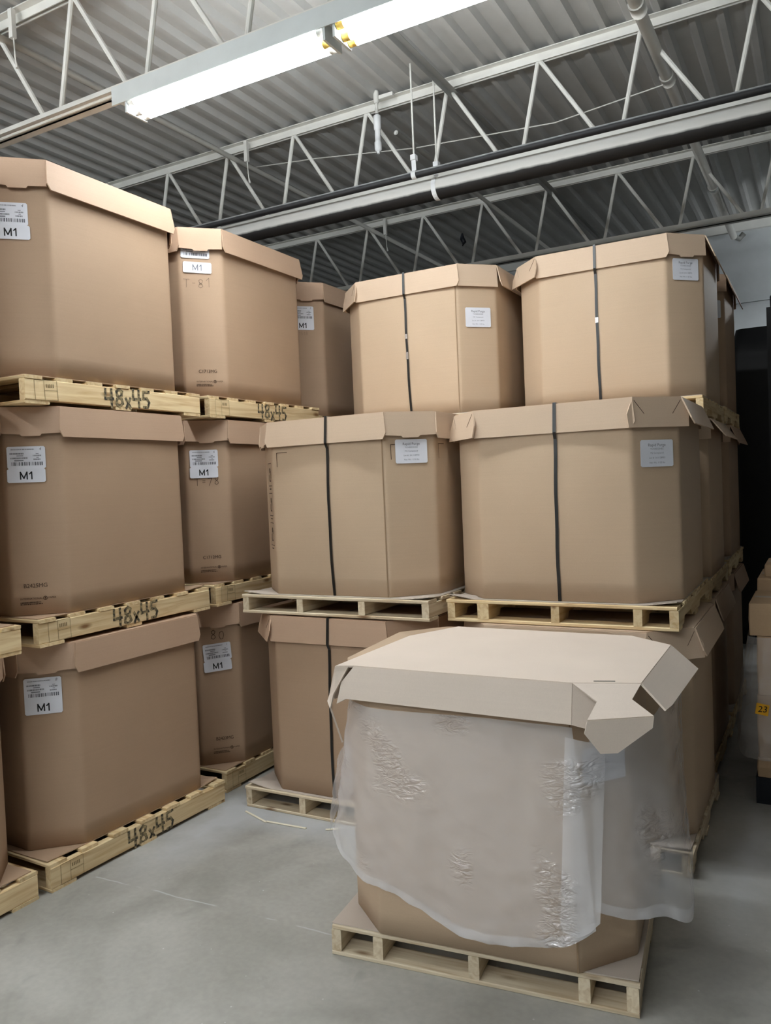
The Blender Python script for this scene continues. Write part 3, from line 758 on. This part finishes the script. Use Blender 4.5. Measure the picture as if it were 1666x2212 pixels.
(b, bd) = A[1]; ship_label(bd, b, 1, -.028, .762, '4', m1du=-.003); maker_print(bd, b, 1, -.02, .075, 'B2425MG')
(b, bd) = A[2]; ship_label(bd, b, 1, -.045, .772, '4', m1du=.006)
B = left_stack('B', 3.49, 0, 0, tp, lv, [
 (.0, -.02, 0, dict(pallet='darker grained pine pallet on the floor in the corner behind the first stack', pad='brown pad under the bottom box handwritten 80', box='brown bulk box handwritten 80, bottom of the second stack')),
 (-.015, -.02, 0, dict(pallet='whitish pine pallet at middle height between two stacks', pad='brown pad under the middle box handwritten 78', box='brown bulk box handwritten 78, middle of the second stack')),
 (.0, -.01, 0, dict(pallet='yellow pine pallet stencilled 48x45 under the box handwritten T-81', pad='brown pad under the box handwritten T-81', box='brown bulk box handwritten T-81 on top of the second stack', mark=('48x45', .03, 0), ang={2: 8, 1: 3}))])
def scrawl(bd, b, face, du, z, s, size, mat, sh=.0, wt=0.0):
    L = bd.o.edge(face)[3]; p, e, n, _ = bd.pt(face, L/2+du, z, .002)
    put_on('handwriting', stroke_mesh(s, size, size*.055, mat, .30, .08, len(s)), b, frame_matrix(p, e, n))
(b, bd) = B[0]; ship_label(bd, b, 1, -.01, .710, '1', roll=.06); scrawl(bd, b, 1, -.005, .758, '80', .050, 'ink_brown', .2, -.0006); maker_print(bd, b, 1, .01, .09, 'B2423MG')
(b, bd) = B[1]; ship_label(bd, b, 1, -.02, .768, '6', m1du=-.003); scrawl(bd, b, 1, -.01, .585, 'T=78', .044, 'ink_brown', .15, -.0008); maker_print(bd, b, 1, .0, .085, 'C1712MG')
(b, bd) = B[2]; ship_label(bd, b, 1, -.03, .895, None, gap=.022, faded=True, roll=-.03, m1du=.008); scrawl(bd, b, 1, -.03, .655, 'T-81', .050, 'pencil', 0, -.001); maker_print(bd, b, 1, .01, .09, 'C1713MG')
C = left_stack('C', 4.655, -.075, 0, (1.05, 2.10, 3.175), (0, 1.054, 2.104), [
 (0, 0, 0, dict(pallet='pine pallet on the floor hidden behind the middle stack', pad='brown pad at the bottom of the third stack', box='brown bulk box at the bottom of the third stack in the row')),
 (0, 0, 0, dict(pallet='pine pallet at middle height of the third stack', pad='brown pad at the middle of the third stack', box='brown bulk box at the middle of the third stack in the row')),
 (0, 0, 0, dict(pallet='pine pallet under the narrow strip of box in the far corner', pad='brown pad under the top box of the third stack', box='brown bulk box with M1 label squeezed behind, top of the third stack'))])
(b, bd) = C[2]; ship_label(bd, b, 1, -.03, .775, '5', joined=True); scrawl(bd, b, 1, -.03, .585, '1518', .022, 'pencil')

# ---------------- strapped stacks (front faces towards the camera)
def r_unit(key, cx, yf, zb, zt, w=1.07, d=1.02, c=.17, stringers=None, notch=False, bulge=.022, hp=.110, pw=None, pd=None, rz=0, wording=None, mat='tan', lidmat='tan_lid', ang=None, style=None, lift=None, dx=0.0, pmat='pine_light', ov=.012, lidh=.13, boards=7):
    pw = pw or w+.01; pd = pd or d
    pallet(wording['pallet'], GRP, cx, yf, zb, pw, pd, pmat, hp, stringers, boards, notch=notch, rz=rz, bw=.095, lead=.10)
    pad(wording['pad'], cx, yf+pd/2+.005, zb+hp+.0005, pw-.015, pd-.01, rz, lift, 'pad')
    return bulk_box(wording['box'], GR, cx+dx, yf+.03+d/2, zb+hp+.006, zt, w, d, c, rz, bulge, mat, lidmat, lidh, ang, style, ov)

S5 = lambda w: [-w/2+.019, -w/2+.185, 0, w/2-.17, w/2-.019]
S4 = lambda w: [-w/2+.019, -w/6, w/6, w/2-.019]
# D: middle stack, two high
DC = -2.22
D1 = r_unit('D1', DC-.03, 3.375, 0, 1.052, 1.05, 1.0, .19, S4(1.10), False, .016, .112, 1.10, 1.0, .012,
    dict(pallet='pale pine pallet with splintered boards under the middle stack on the floor', pad='grey pad with curled corner under the lower middle box', box='tan strapped box on the floor, lower of the middle stack'),
    mat='brown', lidmat='brown_lid', ang={7: 14, 0: 4}, style={7: 'flare'}, lift={(-1, -1): .02})
D2 = r_unit('D2', DC, 3.395, 1.060, 2.076, 1.05, 1.0, .185, S4(1.12), False, .020, .100, 1.125, 1.0, 0,
    dict(pallet='pale pine pallet with broken right end under the upper middle box', pad='grey pad frayed at the front under the upper middle box', box='tan strapped box printed with corner brackets and care symbols, upper of the middle stack'),
    ang={0: 5, 7: 6, 1: 3, 2: 4}, lift={(-1, -1): .014, (1, -1): .012})
def half(b): return b.o.edge(0)[3]
strap(D1[1], D1[0], 0, .350, .335, 0, .13, 4, .012, (), .0)
strap(D2[1], D2[0], 0, .360, .358, 0, .13, 5, .012, (), .0)
seam(D2[1], D2[0], 0, half(D2[1])-.012)
purge_label(D2[1], D2[0], 1, .005, .715)
# printed corner brackets and pictograms on D2
def bracket(bd, b, face, u, z, a=.075, t=.003, right=True):
    p, e, n, _ = bd.pt(face, u, z, .004)
    me = bars([(0, a, -t, 0), (0, t, -a, 0)], 'ink_brown', 'bracket%.3f' % a)
    put_on('printed_bracket', me, b, frame_matrix(p, e, n))
bd, b = D2[1], D2[0]
bracket(bd, b, 0, .032, bd.h-.155); bracket(bd, b, 1, .030, bd.h-.150); bracket(bd, b, 2, .03, bd.h-.150)
def picto(z, k):
    L7 = bd.o.edge(7)[3]; p, e, n, _ = bd.pt(7, L7-.075, z, .003); t = .0035; s = .058; hh = .062
    rec = [(-s, s, hh-t, hh), (-s, s, -hh, -hh+t), (-s, -s+t, -hh, hh), (s-t, s, -hh, hh), (-.03, .03, -hh-.018, -hh-.012)]
    rec += [(-.012, .012, .01, .035), (-.004, .004, -.03, .03), (-.018, .018, -.038, -.030), (.022, .030, -.02+.01*k, .02), (-.032, -.022, -.03, .0)]
    put_on('printed_symbol', bars(rec, 'ink_brown', 'pic%d' % k), b, frame_matrix(p, e, n))
for k, z in enumerate((.635, .475, .315)): picto(z, k)

# E: stack behind D, three high (only the top shows)
EC = -2.265
wd = [dict(pallet='pine pallet on the floor behind the middle stack', pad='grey pad behind the middle stack on the floor pallet', box='tan box at the bottom behind the middle stack'),
      dict(pallet='pine pallet at middle height behind the middle stack', pad='grey pad at middle height behind the middle stack', box='tan box at middle height behind the middle stack'),
      dict(pallet='pine pallet under the tall box behind the middle stack', pad='grey pad under the tall box behind the middle stack', box='tan strapped box at top level behind the middle stack, seam left of its label')]
ez = (0, 1.012, 2.024); et = (1.008, 2.020, 3.033)
for k in range(3):
    E_ = r_unit('E', EC, 4.465, ez[k], et[k], 1.05, 1.0, .18, S4(1.06), False, .016, .110, wording=wd[k], ang={0: 3, 7: 9, 2: 14, 1: 2}, style={7: 'flare', 1: 'plain'})
strap(E_[1], E_[0], 0, .340, .352, 0, .13, 3, .012, ((.50, .03), (.38, .045)), .0)
seam(E_[1], E_[0], 0, half(E_[1])-.012); purge_label(E_[1], E_[0], 1, .0, .575)
# G: right front stack, two high
GC = -1.09
G1 = r_unit('G1', GC+.035, 3.50, 0, 1.040, 1.06, 1.0, .17, S5(1.06), True, .012, .110,
    wording=dict(pallet='dim pine pallet on the floor behind the plastic covered box', pad='grey pad curling at the corner under the lower right box', box='tan box at the bottom of the right stack behind the plastic covered box'), ang={1: 12, 2: 20}, style={1: 'flare'}, lift={(1, -1): .01})
for _f, _u in ((1, .05), (1, .20), (2, .03)): bracket(G1[1], G1[0], _f, _u, G1[1].h-.20, .03)
G2 = r_unit('G2', GC, 3.54, 1.043, 2.056, 1.06, 1.0, .172, S5(1.075), True, .022, .105, 1.075, 1.015, 0,
    dict(pallet='yellow pine pallet with five stringer ends under the right front box', pad='light grey pad with lifted corners under the right front box', box='tan strapped box at middle height of the right stack, seen full front with label'),
    ang={0: 4, 1: 5, 7: 10, 2: 24}, style={1: 'flare', 7: 'flare'}, lift={(-1, -1): .022, (1, -1): .018}, pmat='pine')
strap(G2[1], G2[0], 0, .385, .375, 0, .13, 4, .012, ((.865, .02),), .0)
purge_label(G2[1], G2[0], 1, .0, .655)
# H: behind G, three high
HC = -1.095
wd = [dict(pallet='pine pallet on the floor second from the front on the right', pad='grey pad at the bottom of the second right stack', box='tan box on the floor behind the right front stack'),
      dict(pallet='pine pallet side second from the front at middle height on the right', pad='grey pad at middle height of the second right stack', box='tan box at middle height behind the right front box with a lid flap sticking out'),
      dict(pallet='pine pallet under the tall right box, seen past the front box corner', pad='grey pad under the tall right box', box='tan strapped box on top at right, highest with label beside dark gap')]
hz = (0, 1.010, 2.022); ht = (1.006, 2.018, 3.030)
for k in range(3):
    H_ = r_unit('H', HC, 4.605, hz[k], ht[k], 1.06, 1.0, .172, S5(1.07), True, .016, .110, wording=wd[k], ang={0: 3, 7: 12, 1: 3, 2: (18, 38, 22)[k]}, style={7: 'flare'}, pmat='pine')
strap(H_[1], H_[0], 0, .335, .340, 0, .13, 3, .012, ((.765, .02), (.47, .03)), .0)
purge_label(H_[1], H_[0], 1, .0, .70)
# I: third row on the right
wd = [dict(pallet='pine pallet on the floor third from the front on the right', pad='grey pad at the bottom of the third right stack', box='brown box on the floor in the dark at the back of the right stacks'),
      dict(pallet='pine pallet side third from the front at middle height on the right', pad='grey pad at middle height of the third right stack', box='brown box at middle height farthest back on the right'),
      dict(pallet='pine pallet with sticking blocks high up at the right edge of the stacks', pad='grey pad under the farthest top right box', box='brown box on top farthest back on the right beside the white wall')]
for k in range(3):
    I_ = r_unit('I', HC+.0, 5.69, hz[k]+.01*(k > 0), ht[k]+.01, 1.06, 1.0, .172, S5(1.07), True, .016, .110, wording=wd[k], mat='brown', lidmat='brown_lid', ang={2: (16, 24, 20)[k]}, pmat='pine')
purge_label(I_[1], I_[0], 1, .0, .66)

# ---------------- front box under the plastic sheet
WZ = 1.08
pallet('pale pine pallet under the front box with the plastic sheet', GRP, -1.085, 2.455, 0, 1.085, .98, 'pine_light', .112, S5(1.085), 7, rz=math.radians(6.0), bw=.095, lead=.10)
pad('grey pad showing at the corners under the front box', -1.085-.49*math.sin(math.radians(6)), 2.455+.49, .1125, 1.085, .97, math.radians(6.0), {(1, -1): .004}, 'pad')
wb = thing('bulk_box', 'front tan box with pale flared lid and torn plastic draped over it', 'cardboard box', (-1.076, 2.449, .118), math.radians(5.6), GR)
wbody = Body(1.035, .86, .165, WZ-.118-.012, .010)
q = wbody.mesh(); q.v = [(a, b+.43, c) for a, b, c in q.v]; q.build('body', 'tan', wb, smooth=True)
wb_inv = (Matrix.Translation((-1.076, 2.449, .118)) @ Matrix.Rotation(math.radians(5.6), 4, 'Z')).inverted()
def loc_(pts): return [wb_inv @ Vector(p) for p in pts]
wtop = [(-1.477,2.400,1.08),(-0.697,2.417,1.08),(-0.502,2.479,1.08),(-0.510,3.072,1.08),(-0.680,3.206,1.08),(-1.427,3.206,1.08),(-1.539,2.954,1.08),(-1.541,2.378,1.08)]
lid = MB().sheet(loc_(wtop), .007).build('lid', 'pale', wb)
MB().sheet(loc_([(-1.477,2.400,1.080),(-1.522,2.383,1.024),(-1.533,2.364,0.951),(-1.497,2.369,0.970),(-0.695,2.385,0.960),(-0.697,2.417,1.080)]), .006).build('flap', 'pale', lid)
MB().sheet(loc_([(-0.697,2.417,1.080),(-0.627,2.436,1.024),(-0.653,2.402,0.947),(-0.695,2.385,0.960)]), .006).build('flap_end', 'pale', lid)
cf = MB().sheet(loc_([(-0.697,2.417,1.080),(-0.615,2.386,1.038),(-0.630,2.326,0.997),(-0.452,2.398,1.008),(-0.519,2.425,1.044),(-0.502,2.479,1.080)]), .006).build('corner_flap', 'pale', lid)
MB().sheet(loc_([(-0.630,2.326,0.997),(-0.640,2.327,0.956),(-0.601,2.352,0.894),(-0.554,2.371,0.896),(-0.457,2.400,0.974),(-0.452,2.398,1.008)]), .006).build('corner_tongue', 'pale', lid)
MB().sheet(loc_([(-0.502,2.479,1.080),(-0.428,2.452,1.013),(-0.423,2.533,1.008),(-0.418,3.069,1.000),(-0.510,3.072,1.080)]), .006).build('flap', 'pale', lid)
MB().sheet(loc_([(-1.541,2.378,1.080),(-1.537,2.954,1.08),(-1.575,2.95,.95),(-1.580,2.42,.95),(-1.575,2.385,.975)]), .006).build('flap', 'pale', lid)
MB().sheet(loc_([(-1.541,2.378,1.080),(-1.575,2.385,.975),(-1.578,2.375,.955),(-1.553,2.352,.935),(-1.543,2.362,.985),(-1.496,2.394,1.08)]), .006).build('corner_flap', 'pale', lid)
MB().sheet(loc_([(-1.578,2.375,.955),(-1.553,2.352,.935),(-1.540,2.40,.80)]), .006).build('corner_tongue', 'pale', lid)
MB().sheet(loc_([(-1.427,3.206,1.08),(-0.680,3.206,1.08),(-.68,3.225,.96),(-1.427,3.225,.96)]), .006).build('flap', 'pale', lid)
MB().sheet(loc_([(-0.640,2.452,1.0842),(-0.578,2.472,1.0842),(-0.579,2.476,1.0842),(-0.641,2.456,1.0842)]), .001).build('slot', 'ink', lid)
# product label under the film on the right chamfer
Lc = wbody.o.edge(1)[3]; p, e, n, _ = wbody.pt(1, Lc/2, .67, .004)
lb = put_on('product_label', card(.165, .118), wb, frame_matrix(p+Vector((0, .43, 0)), e, n))
for tx, sz, y in (('Rapid Purge', .0165, .036), ('M2 Compound', .0105, .001), ('Lot #: 2A1128P03', .0105, -.020)):
    put_on('printed_text', text_mesh(tx, sz, 0, 0, 1.05, 'ink_grey'), lb, Matrix.Translation((0, y, .0018)))
# glued seam on the front right corner
m = MB(); p, e, n, L0 = wbody.pt(0, wbody.o.edge(0)[3]-.004, 0, .003)
m.add([p+Vector((-.0025, .43, 0)), p+Vector((.0025, .43, 0)), p+Vector((.0025, .43, .95)), p+Vector((-.0025, .43, .95))], [(0, 1, 2, 3)]); m.build('glued_seam', 'edge', wb)

# ---------------- plastic sheet
def drape(cols, mat, rows=26, sub=8, amp=.012, seed=1, name='film', parent=None, belly=0.0, v0=0.0, push=0.0):
    """ruled sheet between a top curve and a hem, with soft wrinkles"""
    from mathutils import noise
    top = [Vector(c[0]) for c in cols]; bot = [Vector(c[1]) for c in cols]
    def cat(P, t):
        n_ = len(P)-1; i = min(int(t*n_), n_-1); f = t*n_-i
        p0, p1, p2, p3 = P[max(i-1, 0)], P[i], P[i+1], P[min(i+2, n_)]
        return .5*((2*p1)+(-p0+p2)*f+(2*p0-5*p1+4*p2-p3)*f*f+(-p0+3*p1-3*p2+p3)*f**3)
    N = (len(cols)-1)*sub; vs = []; fs = []
    for j in range(rows+1):
        v = v0+(1-v0)*j/rows
        for i in range(N+1):
            t = i/N; a, b = cat(top, t), cat(bot, t); p = a.lerp(b, v)
            a2, b2 = cat(top, min(1, t+.01)), cat(top, max(0, t-.01)); tg = (a2-b2); nn = Vector((tg.y, -tg.x, 0)).normalized()
            k = amp*(.25+.75*v)
            w = noise.noise((p.x*9+seed, p.z*3.0+p.x*2, seed*1.7+p.y*5))*k + .6*noise.noise((p.x*17+p.z*11, p.z*15-p.x*8, seed*2.1))*k
            w += .35*abs(noise.noise((p.x*26-p.z*22, p.z*30+p.x*12, seed*3.3)))*k
            p = p+nn*(w+belly*math.sin(math.pi*v)+k*.6+push); p.z += .006*v*noise.noise((p.x*14, seed, 0)); vs.append(p)
    n_ = N+1
    for j in range(rows):
        for i in range(N): fs.append((j*n_+i, j*n_+i+1, (j+1)*n_+i+1, (j+1)*n_+i))
    m = MB().add(vs, fs); return m.build(name, mat, parent, smooth=True)
sheet = thing('plastic_sheet', 'crumpled clear plastic sheet hanging over the front box below its lid', 'plastic sheet', (0, 0, 0))
front_cols = [((-1.575, 2.95, .95), (-1.66, 2.95, .60)), ((-1.585, 2.62, .95), (-1.665, 2.60, .47)), ((-1.545, 2.47, .95), (-1.610, 2.44, .43)), ((-1.44, 2.395, .945), (-1.47, 2.385, .33)), ((-1.32, 2.395, .94), (-1.325, 2.385, .29)), ((-1.17, 2.410, .94), (-1.10, 2.400, .205)), ((-1.00, 2.425, .94), (-.86, 2.42, .207)), ((-.85, 2.44, .935), (-.735, 2.435, .245)), ((-.714, 2.455, .93), (-.660, 2.47, .29))]
drape(front_cols, 'film', 40, 10, .016, 1, 'front_panel', sheet)
drape([((-.735, 2.445, .90), (-.765, 2.425, .285)), ((-.68, 2.455, .89), (-.70, 2.43, .275)), ((-.625, 2.51, .87), (-.645, 2.44, .325))], 'film_thick', 26, 6, .008, 5, 'folded_strip', sheet)
right_cols = [((-.675, 2.50, .90), (-.665, 2.47, .345)), ((-.59, 2.57, .90), (-.563, 2.54, .307)), ((-.52, 2.66, .92), (-.488, 2.60, .305)), ((-.495, 2.75, .95), (-.418, 2.70, .265)), ((-.488, 2.92, .97), (-.455, 2.95, .372)), ((-.490, 3.12, .97), (-.495, 3.15, .344))]
drape(right_cols, 'film', 34, 10, .014, 9, 'side_panel', sheet)

drape(front_cols, 'film', 4, 10, .016, 1, 'hem', sheet, v0=.955, push=.003)
drape(right_cols, 'film', 4, 10, .014, 9, 'hem', sheet, v0=.94, push=.003)
drape(front_cols[:3], 'film', 20, 8, .02, 13, 'bunched_side', sheet, v0=.45, push=.012)

# ---------------- cartons on a black pallet at right
def carton(label, x0, x1, y0, y1, z0, z1, mat='carton', tape=True, tilt=0):
    t = thing('carton', label, 'carton', ((x0+x1)/2, (y0+y1)/2, z0), tilt, 'cartons at the right edge')
    w, d, hh = (x1-x0)/2, (y1-y0)/2, z1-z0
    c = .006
    P = [(-w+c, -d), (w-c, -d), (w, -d+c), (w, d-c), (w-c, d), (-w+c, d), (-w, d-c), (-w, -d+c)]
    rings = [(0, 1), (hh*.5, 1.006), (hh-.003, 1), (hh, .985)]
    m = MB(); vs = [(a*s, b*s, z) for z, s in rings for a, b in P]
    fs = [(j*8+i, j*8+(i+1) % 8, (j+1)*8+(i+1) % 8, (j+1)*8+i) for j in range(3) for i in range(8)]+[tuple(range(7, -1, -1)), tuple(range(24, 32))]
    m.add(vs, fs).build('body', mat, t)
    if tape:
        MB().box(-w*.98, w*.98, -.025, .025, hh, hh+.001).build('tape', 'pad', t)
    return t
t = thing('plastic_pallet', 'black plastic pallet under the wrapped cartons at the right edge', 'pallet', (.20, 4.97, 0))
MB().box(-.54, .54, -.52, .52, .10, .135).build('deck', 'black_plastic', t)
for xx in (-.54, -.09, .36):
    MB().box(xx, xx+.18, -.52, .52, 0, .10).build('runner', 'black_plastic', t)
cl = [('flattened brown carton on the black pallet, lowest at right', -.33, .70, 4.46, 5.46, .137, .235),
      ('brown carton behind stretch wrap with orange sticker, second layer at right', -.325, .70, 4.47, 5.46, .237, .56),
      ('brown carton behind stretch wrap, third layer at right', -.32, .70, 4.47, 5.46, .562, .868),
      ('bare brown carton with pale top lying on the wrapped cartons at right', -.352, .72, 4.455, 4.95, .870, 1.035)]
for a in cl: carton(*a)
carton('smaller carton set back on top of the wrapped stack at right', -.345, .70, 4.97, 5.48, .870, 1.10)
carton('flat pale carton farthest back on the wrapped stack at right', -.31, .62, 5.05, 5.45, 1.102, 1.17)
t = thing('stretch_wrap', 'clear stretch wrap bulging around the cartons at the right edge', 'plastic wrap', (0, 0, 0))
drape([((-.36, 5.45, .87), (-.42, 5.45, .25)), ((-.365, 5.0, .87), (-.44, 5.0, .25)), ((-.365, 4.60, .865), (-.40, 4.60, .24)), ((-.335, 4.445, .865), (-.345, 4.43, .24)), ((-.1, 4.44, .865), (-.1, 4.43, .24)), ((.3, 4.44, .865), (.3, 4.43, .24)), ((.73, 4.45, .865), (.73, 4.44, .24))], 'wrap', 20, 8, .028, 4, 'wrap_panel', t, belly=.012)
st = thing('orange_sticker', 'orange sticker handwritten 23 on the wrapped cartons', 'sticker', (-.298, 4.40, .505), 0)
MB().box(-.030, .030, -.001, .001, -.028, .028).build('paper', 'sticker', st, rot=(0, .15, 0))
put_on('handwriting', text_mesh('23', .045, 0, .2, 1, 'ink'), st, frame_matrix((0, -.002, 0), (1, 0, 0), (0, -1, 0)))

# ---------------- dark storage behind, at the right edge
t = thing('storage_rack', 'dark storage rack in the shadows at the right edge', 'rack', (.20, 7.3, 0))
for xx in (-.56, .50):
    for yy in (-.5, .42): MB().box(xx, xx+.07, yy, yy+.07, 0, 2.95).build('post', 'black_wrap', t)
for zz in (.15, 1.1, 1.90, 2.05): MB().box(-.55, .55, -.49, .48, zz, zz+.06).build('shelf', 'black_wrap', t)
carton('small brown carton on the upper shelf of the dark rack', -.30, .30, 6.86, 7.5, 2.112, 2.33)
carton('small brown carton on the lower shelf of the dark rack', -.30, .30, 6.86, 7.5, 1.162, 1.60)
def wrapped_load(label, x0, x1, y0, y1, z0, z1, seed):
    from mathutils import noise
    m = MB(); P = []; r = .09
    for (cx_, cy_, a0) in ((x0+r, y0+r, 180), (x1-r, y0+r, 270), (x1-r, y1-r, 0), (x0+r, y1-r, 90)):
        for k in range(5):
            a = math.radians(a0+90*k/4); P.append((cx_+r*math.cos(a), cy_+r*math.sin(a)))
    n_ = len(P); mx, my = (x0+x1)/2, (y0+y1)/2; vs = []; R = 12
    for j in range(R+1):
        z = z0+(z1-z0)*j/R; s = 1-.10*max(0, j/R-.9)/.1
        for (a, b) in P:
            k = s*(1+.03*noise.noise((a*4, z*3, seed+b*4))); vs.append((mx+(a-mx)*k, my+(b-my)*k, z))
    fs = [(j*n_+i, j*n_+(i+1) % n_, (j+1)*n_+(i+1) % n_, (j+1)*n_+i) for j in range(R) for i in range(n_)]+[tuple(range(n_-1, -1, -1)), tuple(range(R*n_, R*n_+n_))]
    o = m.add(vs, fs).build('wrapped_load', 'black_wrap', smooth=True); tag(o, label, 'wrapped load'); return o
wrapped_load('tall dark wrapped load standing against the back wall at right', -.80, .55, 8.55, 9.75, 0, 3.10, 2)
wrapped_load('dark wrapped bundle on top of the shadowed rack', -.33, .60, 6.85, 7.75, 2.96, 3.07, 5)
wrapped_load('dark wrapped bundle filling the rack below the top', -.22, .60, 6.95, 7.7, 2.34, 2.93, 7)

# ---------------- litter on the floor by the middle pallet
for i, (xx, yy, L_, rz_) in enumerate(((-2.66, 3.27, .20, -.35), (-2.45, 3.25, .24, .05), (-2.20, 3.30, .07, .5), (-2.05, 3.33, .06, -.3))):
    o = MB().cbox(-L_/2, L_/2, -.006, .006, 0, .006, .002).build('wood_splinter', 'chip', None, (xx, yy, .0005), (0, 0, rz_))
    tag(o, ['long thin splinter at the left corner of the middle pallet', 'long pale splinter along the front of the middle pallet', 'short splinter in front of the middle pallet beside the strap', 'short splinter nearest the plastic sheet'][i], 'splinter', 'splinters by the middle pallet')
